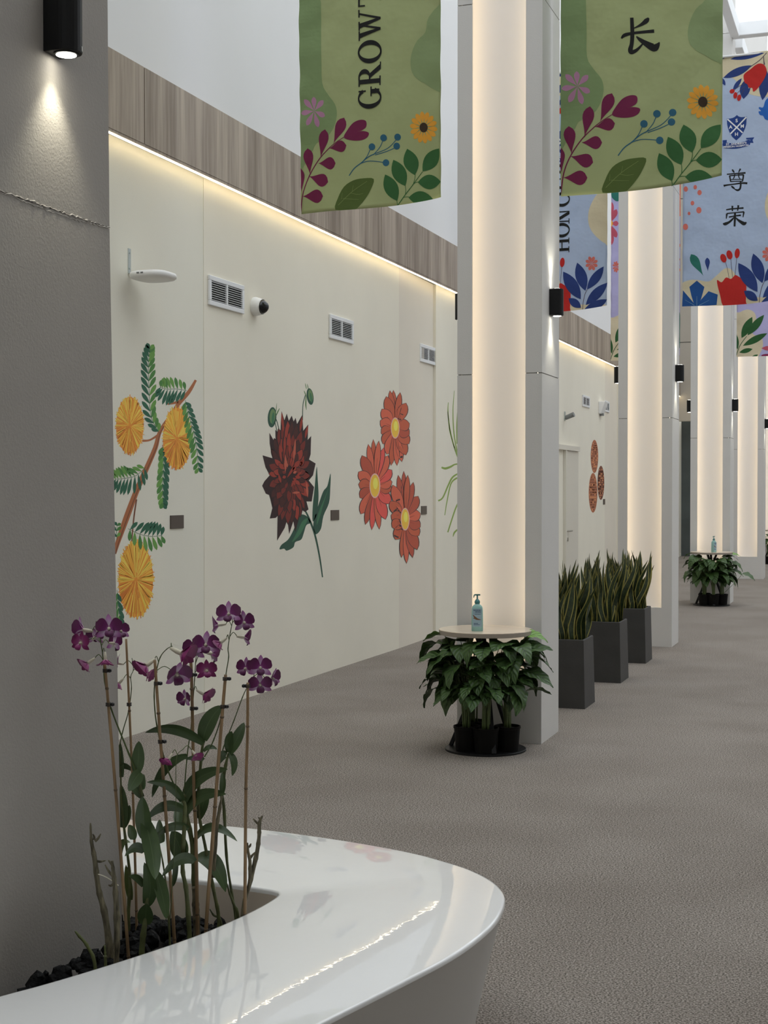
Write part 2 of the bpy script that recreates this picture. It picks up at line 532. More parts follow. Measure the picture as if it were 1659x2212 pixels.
# roof: white slabs between open skylights; unseen soffit added to shade the camera's end
mb = MB()
for a, b in ((-4.9, -4.35), (6.4, 7.4)):
    mb.box(a, b, -4.2, 36.6, ROOF, ROOF + 0.25)
mb.box(-4.9, 7.4, 35.8, 36.6, ROOF, ROOF + 0.25)
mb.box(0.5, 7.4, -4.2, -2.0, ROOF, ROOF + 0.25)
struct('ceiling', mb, M['roof_white'])
mb = MB().box(0.5, 2.1, -4.1, 4.6, 3.4, 3.6)
mb.box(0.5, 0.6, -4.1, 4.6, 3.6, ROOF)
mb.box(0.5, 7.4, 4.5, 4.6, 3.6, ROOF)
mb.box(2.1, 7.4, 4.5, 6.0, 3.4, 3.6)
struct('ceiling_light_blocker', mb, M['dim_wall'])
k = 1
for y in PIL_Y[1:]:
    mb = MB().box(PX1, 7.2, y + 0.0, y + 0.16, 7.95, 8.14)
    struct('trim_%d' % k, mb, M['roof_white'], bevel=0.01); k += 1
    struct('trim_%d' % k, MB().box(-4.6, 7.2, y + 0.1, y + 0.35, ROOF - 0.05, ROOF + 0.25), M['roof_white']); k += 1
    mb = MB()
    mb.obox((2.4, y + 2.2, 8.95), (4.9, 0, -0.82), (0, 0.09, 0), (0.02, 0, 0.11))
    struct('trim_%d' % k, mb, M['roof_white']); k += 1
for a, b in zip(PIL_Y[1:], PIL_Y[2:] + [36.0]):
    mb = MB().box(PX1 - 0.02, PX1 + 0.10, a + 0.5, b, 7.93, 8.14)
    struct('trim_%d' % k, mb, M['roof_white'], bevel=0.01); k += 1

# ------------------------------------------------------------------ columns with lit niches
WHICH = ['first column, beside the white planter bench, with a black up-down lamp',
         'second column, behind the near round table', 'third column, behind the snake plant planters',
         'fourth column, behind the far round table', 'fifth column, smaller, right of the far round table', 'farthest column at the right edge of the photo']


def make_pillar(i, y):
    root = thing('column', ((PX0 + PX1) / 2, y + PDEP / 2, 0), 'white column with a tall glowing niche, ' + WHICH[i], 'column', 'columns along the hall')
    nx0, nx1, nz0, nz1 = -2.478, -2.128, 0.40, 7.3
    cx0, cx1, cd = PX0 + 0.03, PX1 - 0.03, 0.115
    lv = [0.0, 2.338, 4.69, 8.0, ROOF]
    for a, b in zip(lv, lv[1:]):
        m = MB()
        z0, z1 = a + (0.003 if a else 0), b - 0.003
        m.box(PX0, cx0, y, y + PDEP, z0, z1)
        m.box(cx1, PX1, y, y + PDEP, z0, z1)
        m.box(cx0, cx1, y + cd + 0.02, y + PDEP, z0, z1)
        m.box(cx0, nx0, y, y + 0.015, z0, z1)
        m.box(nx1, cx1, y, y + 0.015, z0, z1)
        if a == 0: m.box(nx0, nx1, y, y + cd + 0.02, 0, nz0)
        if b > nz1: m.box(nx0, nx1, y, y + cd + 0.02, max(nz1, z0), z1)
        m.build('cladding_panel', M['column'], root)
    m = MB()
    m.box(PX0 + 0.006, cx0 - 0.004, y + 0.006, y + PDEP - 0.006, 0.05, ROOF - 0.05)
    m.box(cx1 + 0.004, PX1 - 0.006, y + 0.006, y + PDEP - 0.006, 0.05, ROOF - 0.05)
    m.box(cx0, nx0 - 0.004, y + 0.005, y + 0.011, 0.05, ROOF - 0.05)
    m.box(nx1 + 0.004, cx1, y + 0.005, y + 0.011, 0.05, ROOF - 0.05)
    m.build('joint_filler', M['joint'], root)
    MB().box(cx0, cx1, y + cd, y + cd + 0.018, nz0, nz1).build('niche_panel', M['light_panel'], root)
    for x in (cx0, cx1 - 0.012):
        MB().box(x, x + 0.012, y + 0.018, y + 0.038, nz0 + 0.01, nz1).build('led_tape', M['led'], root)
    return root


for i in range(1, 6): make_pillar(i, PIL_Y[i])

# nearest column: plain rough face, slightly battered, with a cracked caulk joint
y = PIL_Y[0]
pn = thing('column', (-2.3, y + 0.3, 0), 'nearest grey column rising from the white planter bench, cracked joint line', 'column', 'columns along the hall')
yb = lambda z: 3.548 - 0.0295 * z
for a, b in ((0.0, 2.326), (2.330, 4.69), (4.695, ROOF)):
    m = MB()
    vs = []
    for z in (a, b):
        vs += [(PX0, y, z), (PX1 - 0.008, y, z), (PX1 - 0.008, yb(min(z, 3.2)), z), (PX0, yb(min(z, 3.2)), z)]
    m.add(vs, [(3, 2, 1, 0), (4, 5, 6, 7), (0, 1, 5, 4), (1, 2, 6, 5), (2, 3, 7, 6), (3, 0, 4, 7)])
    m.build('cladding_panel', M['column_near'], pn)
random.seed(4)
for dz, rr in ((0.0, 0.0021), (-0.010, 0.0013)):
    pts, rad = [], []
    for i in range(60):
        t = i / 59
        pts.append((PX1 - 0.008, y + t * (yb(2.3) - y), 2.328 + dz * math.sin(t * 3.1) + random.uniform(-0.0025, 0.0025)))
        rad.append(rr * random.uniform(0.5, 1.4) + (0.002 if i in (19, 24, 40, 46) and dz == 0 else 0))
    MB().tube(pts, rad, 6).build('caulk_bead', M['caulk'], pn, smooth=True)


# thin white conduit with clips up the fourth column
cdt = thing('conduit', (-2.06, PIL_Y[3] - 0.02, 7.9), 'thin white conduit clipped to the top of the fourth column', 'conduit')
MB().tube([(-2.06, PIL_Y[3] - 0.022, 8.16), (-2.06, PIL_Y[3] - 0.022, ROOF - 0.06)], 0.018, 10).build('pipe', M['roof_white'], cdt, smooth=True)
for zc in (8.25, 8.45, 8.8, 9.3):
    MB().box(-2.10, -2.024, PIL_Y[3] - 0.045, PIL_Y[3] - 0.001, zc, zc + 0.035).build('clip', M['steel'], cdt)

# ------------------------------------------------------------------ wall lamps
def make_sconce(xf, yc, sgn, label, spots=True, warm=(1.0, 0.96, 0.78), power=1.0):
    z0, z1, dp, hw = 2.722, 2.89, 0.085, 0.039
    root = thing('wall_lamp', (xf, yc, z0), label, 'wall lamp', 'black up-down lamps on the columns')
    # D-shaped extrusion
    prof = [(0.0, -hw), (0.045, -hw)] + [(0.045 + 0.04 * math.sin(R(a)), -hw * math.cos(R(a))) for a in range(15, 180, 15)] + [(0.045, hw), (0.0, hw)]
    poly = [(xf + sgn * p[0], yc + p[1]) for p in prof]
    if sgn < 0: poly = poly[::-1]
    MB().prism(poly, z0, z1).build('housing', M['black_metal'], root, bevel=0.002)
    cx = xf + sgn * 0.044
    for zz, d in ((z0, -1), (z1, 1)):
        MB().lathe((cx, yc, zz), [(0.032, d * -0.002), (0.032, d * 0.003)] if d > 0 else [(0.032, -0.003), (0.032, 0.002)], 20).build('lens_ring', M['black_metal'], root)
        MB().lathe((cx, yc, zz), [(0.026, d * 0.0032), (0.026, d * 0.0042)] if d > 0 else [(0.026, -0.0042), (0.026, -0.0032)], 20).build('lens', M['lens'], root)
        if spots:
            for watts, cone, blend in ((SPOT_W * 0.1, 150, 1.0), (SPOT_W * 1.15, 84, 0.8)):     # the lens throws a wide wash and a narrower beam
                ld = bpy.data.lights.new('lamp_beam', 'SPOT')
                ld.energy = watts * power
                ld.color = warm
                ld.spot_size = R(cone)
                ld.spot_blend = blend
                ld.shadow_soft_size = 0.022
                lo = bpy.data.objects.new('lamp_beam', ld)
                C.objects.link(lo)
                lo.parent = root
                lo.location = Vector((cx, yc, zz + d * 0.012)) - root.location
                lo.rotation_euler = (0 if d < 0 else math.pi, R(-6) * sgn * (1 if d < 0 else -1), 0)
    return root


s0 = make_sconce(PX1 - 0.008, 3.19, 1, 'large black up-down lamp shining down the nearest grey column', power=1.0)
# sticker on the lower front edge of the housing
sm = MB()
sp = []
for a in range(100, 171, 10):
    sp.append((PX1 - 0.008 + 0.045 + 0.0408 * math.sin(R(a)), 3.19 - 0.0398 * math.cos(R(a))))
sm.grid([[(a, b, z) for a, b in sp] for z in (2.727, 2.740)])
sm.build('sticker', M['silver_label'], s0)
WL = ['second', 'third', 'fourth', 'fifth', 'sixth']
for i in range(1, 6):
    yc = PIL_Y[i] + PDEP / 2 - 0.01
    make_sconce(PX1, yc, 1, 'black up-down lamp on the right side of the %s column from the camera' % WL[i - 1], True)
    if i < 5: make_sconce(PX0, yc, -1, 'black up-down lamp on the left side of the %s column from the camera' % WL[i - 1], True)

# ------------------------------------------------------------------ things on the left wall
def W(u, v): return PX(u, v, WX)


def vent(y0, y1, z0, z1, label, slats):
    x = wallx((y0 + y1) / 2)
    root = thing('wall_vent', (x, (y0 + y1) / 2, z0), label, 'vent', 'white air vents on the cream wall')
    fw = 0.035
    m = MB()
    m.box(x, x + 0.018, y0, y1, z0, z0 + fw); m.box(x, x + 0.018, y0, y1, z1 - fw, z1)
    m.box(x, x + 0.018, y0, y0 + fw, z0 + fw, z1 - fw); m.box(x, x + 0.018, y1 - fw, y1, z0 + fw, z1 - fw)
    m.build('frame', M['frame_white'], root, bevel=0.004)
    ym = (y0 + y1) / 2
    MB().box(x, x + 0.016, ym - 0.012, ym + 0.012, z0 + fw, z1 - fw).build('mullion', M['frame_white'], root)
    MB().box(x + 0.001, x + 0.003, y0 + fw, y1 - fw, z0 + fw, z1 - fw).build('duct_opening', M['void'], root)
    hz = (z1 - z0 - 2 * fw) / slats
    for q in ((y0 + fw, ym - 0.012), (ym + 0.012, y1 - fw)):
        for i in range(slats):
            zc = z0 + fw + hz * (i + 0.5)
            m = MB().obox((x + 0.010, (q[0] + q[1]) / 2, zc), (0.006, 0, -0.0012), (0, (q[1] - q[0]) / 2, 0), (0.0006, 0, 0.0022))
            m.build('slat', M['frame_white'], root)
    return root


def vent_px(uL, vtop, vbot, uR, label, slats=9):
    a, c = W(uL, vtop), W(uL, vbot)
    return vent(a.y, W(uR, 800).y, c.z, a.z, label, slats)


vent_px(448.3, 593.5, 658, 524, 'largest white slatted air vent, left of the dome camera', 9)
vent_px(710, 678, 730, 760.5, 'white slatted air vent high between the dahlia and the daisies', 9)
vent_px(910, 741.5, 780.5, 945.5, 'white slatted air vent beside the second column', 9)
vent_px(1257.5, 852.5, 877.5, 1272.5, 'small distant vent seen right of the second column', 7)
vent_px(1306, 865, 889, 1315.5, 'small distant vent partly behind the white wall speaker', 7)

# access point on an angle bracket
a = W(280, 537); b = W(280, 590)
ap = thing('access_point', (RX, a.y, b.z), 'white disc wireless unit on a steel angle bracket above the yellow flowers', 'wireless unit')
MB().box(RX, RX + 0.004, a.y - 0.017, a.y + 0.017, b.z, a.z).build('bracket_upright', M['steel'], ap)
MB().box(RX, RX + 0.19, a.y - 0.017, a.y + 0.017, b.z - 0.004, b.z).build('bracket_arm', M['steel'], ap)
for dz in (0.03, 0.13):
    MB().tube([(RX + 0.004, a.y, b.z + dz), (RX + 0.008, a.y, b.z + dz)], 0.006, 10).build('screw', M['steel'], ap)
c = (RX + 0.175, a.y, b.z - 0.046)
m = MB()
rows = []
for r_, z in ((0.0, 0.042), (0.112, 0.042), (0.130, 0.036), (0.136, 0.022), (0.134, 0.006), (0.122, -0.004), (0.08, -0.014), (0.0, -0.018)):
    row = []
    for k in range(41):
        w = 2 * math.pi * k / 40
        e = 3.2
        q = (abs(math.cos(w)) ** e + abs(math.sin(w)) ** e) ** (-1 / e)
        row.append((c[0] + r_ * q * math.cos(w), c[1] + r_ * q * math.sin(w), c[2] + z))
    rows.append(row)
m.grid(rows)
body = m.build('housing', M['device_white'], ap, smooth=True)
for dx in (-0.03, 0.035):
    MB().box(c[0] + dx - 0.013, c[0] + dx + 0.013, c[1] - 0.02, c[1] + 0.02, c[2] + 0.042, c[2] + 0.049).build('mounting_clip', M['steel'], ap)
for dx in (-0.036, -0.008):
    MB().box(c[0] + dx - 0.009, c[0] + dx + 0.009, c[1] - 0.137, c[1] - 0.133, c[2] + 0.018, c[2] + 0.028).build('port', M['device_grey'], ap)

# dome camera
a = W(549, 662)
dc = thing('dome_camera', (WX, a.y, a.z), 'small white dome security camera right of the largest vent', 'camera')
ax = Vector((1, -0.12, -0.10)).normalized()
m = MB()
m.tube([Vector((WX - 0.002, a.y, a.z)) + ax * t for t in (0, 0.012, 0.06, 0.075)], [0.072, 0.074, 0.064, 0.052], 24)
m.build('base', M['device_white'], dc, smooth=True)
m = MB()
m.tube([Vector((WX, a.y, a.z)) + ax * t for t in (0.068, 0.080, 0.098, 0.114, 0.124, 0.128)], [0.056, 0.054, 0.046, 0.032, 0.016, 0.004], 24)
m.build('dome', M['dome'], dc, smooth=True)
m = MB()
m.tube([Vector((WX, a.y, a.z)) + ax * t for t in (0.062, 0.078)], [0.060, 0.058], 24, cap=False)
m.build('dome_shroud', M['device_white'], dc, smooth=True)

PL = [(367, 395.5, 1113.5, 1142.5, 'brown square plaque beside the yellow puffball mural'), (714, 731.5, 1102, 1124, 'brown square plaque right of the dahlia mural'),
      (913, 924.5, 1093, 1111, 'brown square plaque right of the orange daisies mural'), (1302.5, 1306.5, 1078, 1090, 'tiny distant plaque right of the brown cone mural')]
for u0, u1, v0, v1, lab in PL:
    a, b = W(u0, v0), W(u1, v1)
    x = wallx(a.y)
    if x == RX: a, b = PX(u0, v0, RX), PX(u1, v1, RX)
    z0, z1 = PX(u0, v1, x).z, PX(u0, v0, x).z
    o = MB().box(0, 0.008, 0, b.y - a.y, 0, z1 - z0).build('wall_plaque', M['plaque'], origin=(0, 0, 0), bevel=0.002)
    o.location = (x - 0.001, a.y, z0)
    tag(o, lab, 'plaque', 'brown plaques beside the murals')

# distant service door, plates and devices
y0, y1, y2 = W(1200, 1000).y, W(1219, 1000).y, W(1236, 1000).y
zt = W(1219, 966).z
dr = thing('door_1', (WX, y1, 0), None, None)
dr['kind'] = 'structure'
MB().box(WX, WX + 0.025, y1 + 0.012, y1 + 0.95, 0.005, zt - 0.05).build('door_leaf', M['door'], dr)
MB().box(WX, WX + 0.045, y1 - 0.08, y1, 0, zt).build('door_jamb', M['door'], dr)
MB().box(WX, WX + 0.05, y0, y1 + 0.97, zt - 0.045, zt + 0.03).build('door_head', M['door'], dr)
MB().box(WX, WX + 0.003, y1, y1 + 0.012, 0, zt - 0.05).build('door_gap', M['void'], dr)
h = W(1222, 1147)
MB().tube([(WX + 0.02, h.y, h.z), (WX + 0.07, h.y, h.z), (WX + 0.07, h.y + 0.16, h.z)], 0.012, 8).build('door_handle', M['chrome'], dr)
MB().tube([(WX + 0.02, h.y, h.z - 0.13), (WX + 0.04, h.y, h.z - 0.13)], 0.03, 12).build('lock_rose', M['chrome'], dr)
for (u0, u1, v0, v1), lab in zip([(1236, 1239.5, 989, 1006), (1236, 1239.5, 1022, 1039), (1241, 1245.5, 1086, 1102), (1236, 1239.5, 1113, 1131)],
                                 ['topmost', 'second from top', 'widest, third from top', 'lowest']):
    a, b = W(u0, v0), W(u1, v1)
    o = MB().box(0, 0.012, 0, b.y - a.y, 0, a.z - b.z).build('switch_plate', M['device_grey'], bevel=0.002)
    o.location = (WX - 0.001, a.y, b.z)
    tag(o, '%s of the small grey plates beside the distant service door' % lab, 'switch plate', 'grey plates by the service door')
a = W(1219.5, 899)
hd = thing('wall_camera', (WX, a.y, a.z), 'grey cylindrical device on a small bracket above the distant service door', 'camera')
MB().box(WX, WX + 0.012, a.y - 0.03, a.y + 0.03, a.z - 0.07, a.z + 0.07).build('bracket', M['steel'], hd)
MB().tube([(WX + 0.01, a.y, a.z - 0.03), (WX + 0.03, a.y, a.z - 0.02), (WX + 0.15, a.y - 0.02, a.z + 0.025)], [0.03, 0.035, 0.038], 12).build('barrel', M['device_grey'], hd, smooth=False)
a, b = W(1293, 867), W(1302, 896)
sk = thing('wall_speaker', (WX, a.y, b.z), 'white wedge shaped wall speaker high on the distant cream wall', 'speaker')
m = MB()
h_ = a.z - b.z
m.add([(WX, a.y, b.z), (WX + 0.04, a.y, b.z), (WX + 0.115, a.y, b.z + h_), (WX, a.y, b.z + h_), (WX, a.y + 0.3, b.z), (WX + 0.04, a.y + 0.3, b.z), (WX + 0.115, a.y + 0.3, b.z + h_), (WX, a.y + 0.3, b.z + h_)],
      [(3, 2, 1, 0), (4, 5, 6, 7), (0, 1, 5, 4), (1, 2, 6, 5), (2, 3, 7, 6), (3, 0, 4, 7)])
m.build('cabinet', M['device_white'], sk, bevel=0.008)
MB().box(WX, WX + 0.06, a.y + 0.1, a.y + 0.2, b.z - 0.03, b.z + 0.01).build('bracket', M['device_grey'], sk)


# ------------------------------------------------------------------ flat painted art (murals and banner prints)
class Art:
    """collects flat coloured shapes in picture units, then lays them on a surface"""
    def __init__(s): s.parts = {}; s.order = 0
    def poly(s, part, col, pts, lift=None):
        s.order += 1
        if part in ('background_shape', 'coral_dot', 'falling_petal'): part = '%s#%d' % (part, s.order)
        s.parts.setdefault(part, []).append((col, [tuple(p) for p in pts], s.order if lift is None else lift))


def smooth_closed(pts, n=4):
    out = []
    N = len(pts)
    for i in range(N):
        p0, p1, p2, p3 = (Vector(pts[(i + k) % N]) for k in (-1, 0, 1, 2))
        for j in range(n):
            t = j / n
            out.append(tuple(0.5 * (2 * p1 + (p2 - p0) * t + (2 * p0 - 5 * p1 + 4 * p2 - p3) * t * t + (3 * p1 - p0 - 3 * p2 + p3) * t ** 3)))
    return out


def smooth_open(pts, n=5):
    out = []
    P = [pts[0]] + list(pts) + [pts[-1]]
    for i in range(1, len(P) - 2):
        p0, p1, p2, p3 = (Vector(P[i + k]) for k in (-1, 0, 1, 2))
        for j in range(n):
            t = j / n
            out.append(tuple(0.5 * (2 * p1 + (p2 - p0) * t + (2 * p0 - 5 * p1 + 4 * p2 - p3) * t * t + (3 * p1 - p0 - 3 * p2 + p3) * t ** 3)))
    out.append(tuple(pts[-1]))
    return out


def ell(cx, cy, rx, ry, n=28, rot=0):
    c, s = math.cos(R(rot)), math.sin(R(rot))
    return [(cx + rx * math.cos(2 * math.pi * i / n) * c - ry * math.sin(2 * math.pi * i / n) * s,
             cy + rx * math.cos(2 * math.pi * i / n) * s + ry * math.sin(2 * math.pi * i / n) * c) for i in range(n)]


def petal(x0, y0, x1, y1, w, kind='round', n=9):
    """closed outline from base to tip; w is the full width"""
    dx, dy = x1 - x0, y1 - y0
    L = math.hypot(dx, dy) or 1
    nx, ny = -dy / L, dx / L
    f = {'round': lambda t: math.sin(math.pi * t ** 1.35) ** 0.7 if t < 1 else 0, 'point': lambda t: math.sin(math.pi * t) ** 0.9 if 0 < t < 1 else 0,
         'lens': lambda t: 4 * t * (1 - t), 'drop': lambda t: math.sin(math.pi * t ** 1.9) ** 0.75 if t < 1 else 0}[kind]
    l = [(x0 + dx * i / n + nx * w / 2 * f(i / n), y0 + dy * i / n + ny * w / 2 * f(i / n)) for i in range(1, n)]
    r = [(x0 + dx * i / n - nx * w / 2 * f(i / n), y0 + dy * i / n - ny * w / 2 * f(i / n)) for i in range(1, n)]
    return [(x0, y0)] + l + [(x1, y1)] + r[::-1]


def stroke(pts, n=5, smooth=True):
    """pts: (x, y, width) -> closed outline"""
    P = smooth_open([Vector(p) for p in pts], n) if smooth and len(pts) > 2 else [tuple(p) for p in pts]
    l, r = [], []
    for i, p in enumerate(P):
        a, b = P[max(0, i - 1)], P[min(len(P) - 1, i + 1)]
        dx, dy = b[0] - a[0], b[1] - a[1]
        L = math.hypot(dx, dy) or 1
        nx, ny = -dy / L, dx / L
        w = max(p[2], 0.2) / 2
        l.append((p[0] + nx * w, p[1] + ny * w)); r.append((p[0] - nx * w, p[1] - ny * w))
    return l + r[::-1]


def inside(p, poly):
    c = False
    x, y = p
    j = len(poly) - 1
    for i in range(len(poly)):
        xi, yi = poly[i]; xj, yj = poly[j]
        if (yi > y) != (yj > y) and x < (xj - xi) * (y - yi) / (yj - yi) + xi: c = not c
        j = i
    return c


def triangulate(poly, step=None):
    """triangles of a flat outline, with a net of inner points when step is given"""
    pts = []
    for i, p in enumerate(poly):
        q = poly[(i + 1) % len(poly)]
        if math.hypot(p[0] - q[0], p[1] - q[1]) < 1e-7: continue
        pts.append(p)
        if step:
            k = int(math.hypot(p[0] - q[0], p[1] - q[1]) / step)
            pts += [(p[0] + (q[0] - p[0]) * j / (k + 1), p[1] + (q[1] - p[1]) * j / (k + 1)) for j in range(1, k + 1)]
    if len(pts) < 3: return [], []
    n = len(pts)
    extra = []
    if step:
        x0, x1 = min(p[0] for p in pts), max(p[0] for p in pts)
        y0, y1 = min(p[1] for p in pts), max(p[1] for p in pts)
        yy = y0 + step
        while yy < y1:
            xx = x0 + step
            while xx < x1:
                if inside((xx, yy), pts): extra.append((xx, yy))
                xx += step
            yy += step
    V = [Vector(p) for p in pts] + [Vector(p) for p in extra]
    r = geometry.delaunay_2d_cdt(V, [], [list(range(n))], 1, 1e-7)
    return [tuple(v) for v in r[0]], [list(f) for f in r[2]]


def lay(art, surface, parent, pal, step=None, lift0=0.0006, lift=0.00006, levels=True):
    """surface(x, y, h) -> world point, h metres proud of the wall or cloth"""
    names = list(art.parts)
    lev = {}
    if levels:
        flat = sorted(((od, col, poly, part, i) for part in names for i, (col, poly, od) in enumerate(art.parts[part])), key=lambda q: q[0])
        seen = []
        for od, col, poly, part, i in flat:
            x0, x1, y0, y1 = min(p[0] for p in poly), max(p[0] for p in poly), min(p[1] for p in poly), max(p[1] for p in poly)
            k = 0
            for (c2, l2, a0, a1, b0, b1, pl) in seen:
                if a0 < x1 and x0 < a1 and b0 < y1 and y0 < b1 and l2 + (c2 != col) > k:
                    if any(inside(p, pl) for p in poly[::2]) or any(inside(p, poly) for p in pl[::2]): k = l2 + (c2 != col)
            seen.append((col, k, x0, x1, y0, y1, poly))
            lev[(part, i)] = k
    for part in names:
        m = MB()
        cols = []
        for i_, (col, poly, od) in enumerate(art.parts[part]):
            if levels: od = lev[(part, i_)]
            if col not in cols: cols.append(col)
            m.cur = cols.index(col)
            vs, fs = triangulate(poly, step)
            if fs: m.add([surface(x, y, lift0 + lift * od) for x, y in vs], fs)
        if m.f: m.build(part.split('#')[0], [pal[c] for c in cols], parent)


PAINT = {}


def paint(name, rgb, rough=0.75, var=0.0, translucent=0.0, gain=1.0, bump=0.0):
    PAINT[name] = mat('paint_' + name, tuple(min(0.95, x * gain) for x in lin(rgb)), rough, var, 40, translucent=translucent, bump=bump, bscale=4.5, bdist=0.06)


GM = 1.7
for nm, c in dict(puff_a=(206, 146, 52), puff_b=(226, 172, 74), puff_c=(168, 96, 36), puff_d=(186, 118, 44), fern_a=(34, 78, 58), fern_b=(60, 104, 50), fern_c=(84, 124, 58),
                  bark=(138, 84, 52), bark_b=(96, 58, 40), dah_a=(58, 26, 22), dah_b=(96, 34, 26), dah_c=(126, 46, 34), dah_d=(40, 24, 24), dah_e=(150, 74, 56),
                  dgreen=(36, 66, 52), dgreen_b=(52, 94, 66), bud=(88, 112, 72), ink=(48, 40, 40),
                  day_a=(160, 76, 52), day_b=(176, 84, 62), day_c=(150, 68, 50), day_d=(186, 74, 66), day_e=(140, 60, 44), eye_a=(214, 158, 58), eye_b=(190, 150, 140), eye_c=(232, 188, 84),
                  grass=(112, 132, 62), cone_a=(140, 84, 56), cone_b=(98, 56, 40), cone_c=(176, 118, 76)).items():
    paint(nm, c, gain=GM)


def wall_surface(x, y, h):
    p = W(x, y)
    xx = wallx(p.y)
    if xx != WX: p = PX(x, y, xx)
    return Vector((p.x + h, p.y, p.z))


def crop(ox, oy, k): return lambda x, y: (ox + x / k, oy + y / k)


def fern(A, part, T, axis, n, ln0, ln1, w, ang=38, dens=1.0):
    """feathered leaf along an axis given as crop points; both sides, dark on one and light on the other"""
    ax = smooth_open([T(*p) for p in axis], 8)
    A.poly(part, 'fern_a', stroke([(p[0], p[1], 0.9) for p in ax], smooth=False))
    for i in range(n):
        t = (i + 0.6) / n
        k = t * (len(ax) - 1)
        j = min(int(k), len(ax) - 2)
        px, py = ax[j][0] + (ax[j + 1][0] - ax[j][0]) * (k - j), ax[j][1] + (ax[j + 1][1] - ax[j][1]) * (k - j)
        dx, dy = ax[j + 1][0] - ax[j][0], ax[j + 1][1] - ax[j][1]
        d = math.atan2(dy, dx)
        env = math.sin(math.pi * (0.12 + 0.8 * t)) ** 0.6
        for sg, L, cset in ((-1, ln0 * 1.12, ('fern_a', 'fern_a')), (1, ln1 * 1.12, ('fern_b', 'fern_c'))):
            a = d + sg * R(ang)
            Lx = L * env
            A.poly(part, random.choice(cset), petal(px, py, px + math.cos(a) * Lx * 0.8, py + math.sin(a) * Lx, w * 1.15, 'round', 6))


def puffball(A, part, T, cx, cy, rx, ry, n=230):
    c = T(cx, cy)
    k = T(cx + rx, cy)[0] - c[0]
    k2 = T(cx, cy + ry)[1] - c[1]
    A.poly(part, 'puff_d', [(c[0] + k * 0.93 * math.cos(2 * math.pi * i / 60) * (1 + 0.02 * (-1) ** i), c[1] + k2 * 0.95 * math.sin(2 * math.pi * i / 60) * (1 + 0.02 * (-1) ** i)) for i in range(60)])
    for i in range(n):
        a = random.uniform(0, 2 * math.pi)
        r0, r1 = random.uniform(0.05, 0.6), random.uniform(0.82, 1.03)
        low = math.sin(a) > 0.1 and math.cos(a) < 0.55
        col = random.choice(('puff_c', 'puff_d', 'puff_c', 'puff_a') if low and random.random() < 0.75 else ('puff_a', 'puff_b', 'puff_b', 'puff_d'))
        A.poly(part, col, stroke([(c[0] + k * r0 * math.cos(a), c[1] + k2 * r0 * math.sin(a), 0.8), (c[0] + k * r1 * math.cos(a), c[1] + k2 * r1 * math.sin(a), 1.7)], smooth=False), lift=A.order + 1 + i % 5)
    A.order += 8


random.seed(11)
T = crop(230, 720, 3.318)
A = Art()
bark = [T(640, 335) + (5,), T(590, 420) + (8,), T(520, 500) + (9,), T(470, 575) + (7,), T(385, 700) + (8,), T(350, 820) + (10,), T(290, 960) + (11,), T(215, 1130) + (12,), T(140, 1330) + (13,), T(80, 1500) + (10,), T(58, 1580) + (7,)]
A.poly('branch', 'bark', stroke(bark))
A.poly('branch', 'bark_b', stroke([(p[0] + 2.0, p[1], 2.0) for p in bark[3:]]))
A.poly('branch', 'bark', stroke([T(435, 508) + (3,), T(480, 500) + (5,), T(520, 490) + (6,)]))
A.poly('branch', 'bark', stroke([T(255, 770) + (5,), T(310, 765) + (4,), T(375, 725) + (5,)]))
A.poly('branch', 'bark_b', stroke([T(215, 1190) + (3,), T(195, 1330) + (3,), T(180, 1500) + (2,)]))
fern(A, 'fern_leaf#1', T, [(380, 715), (320, 600), (305, 400), (300, 220), (312, 110)], 15, 30, 28, 7.5)
fern(A, 'fern_leaf#2', T, [(575, 410), (500, 400), (430, 400), (385, 385)], 9, 34, 26, 6.5, 68)
fern(A, 'fern_leaf#5', T, [(400, 800), (408, 920), (402, 1080), (405, 1225)], 10, 28, 26, 8, 32)
puffball(A, 'puffball#1', T, 167, 660, 106, 215)
puffball(A, 'puffball#2', T, 505, 752, 108, 232)
fern(A, 'fern_leaf#3', T, [(565, 480), (600, 620), (640, 780), (660, 975)], 13, 26, 28, 7, 40)
fern(A, 'fern_leaf#4', T, [(280, 960), (210, 1020), (130, 1040), (60, 1045)], 10, 36, 30, 6.5, 62)
puffball(A, 'puffball#3', T, 210, 1765, 134, 285, 320)
fern(A, 'fern_leaf#6', T, [(155, 1400), (240, 1440), (320, 1455), (400, 1450)], 8, 34, 32, 7.5, 66)
fern(A, 'fern_leaf#7', T, [(75, 1480), (72, 1420), (78, 1370)], 3, 14, 14, 6, 50)
fern(A, 'fern_leaf#8', T, [(75, 1840), (85, 1960), (100, 2080)], 5, 26, 30, 7, 24)
p = wall_surface(330, 1100, 0)
mur = thing('wall_mural', p, 'painted yellow puffball flowers on a brown branch with ferny leaves, leftmost wall mural', 'mural', 'flower murals on the cream wall')
lay(A, wall_surface, mur, PAINT)

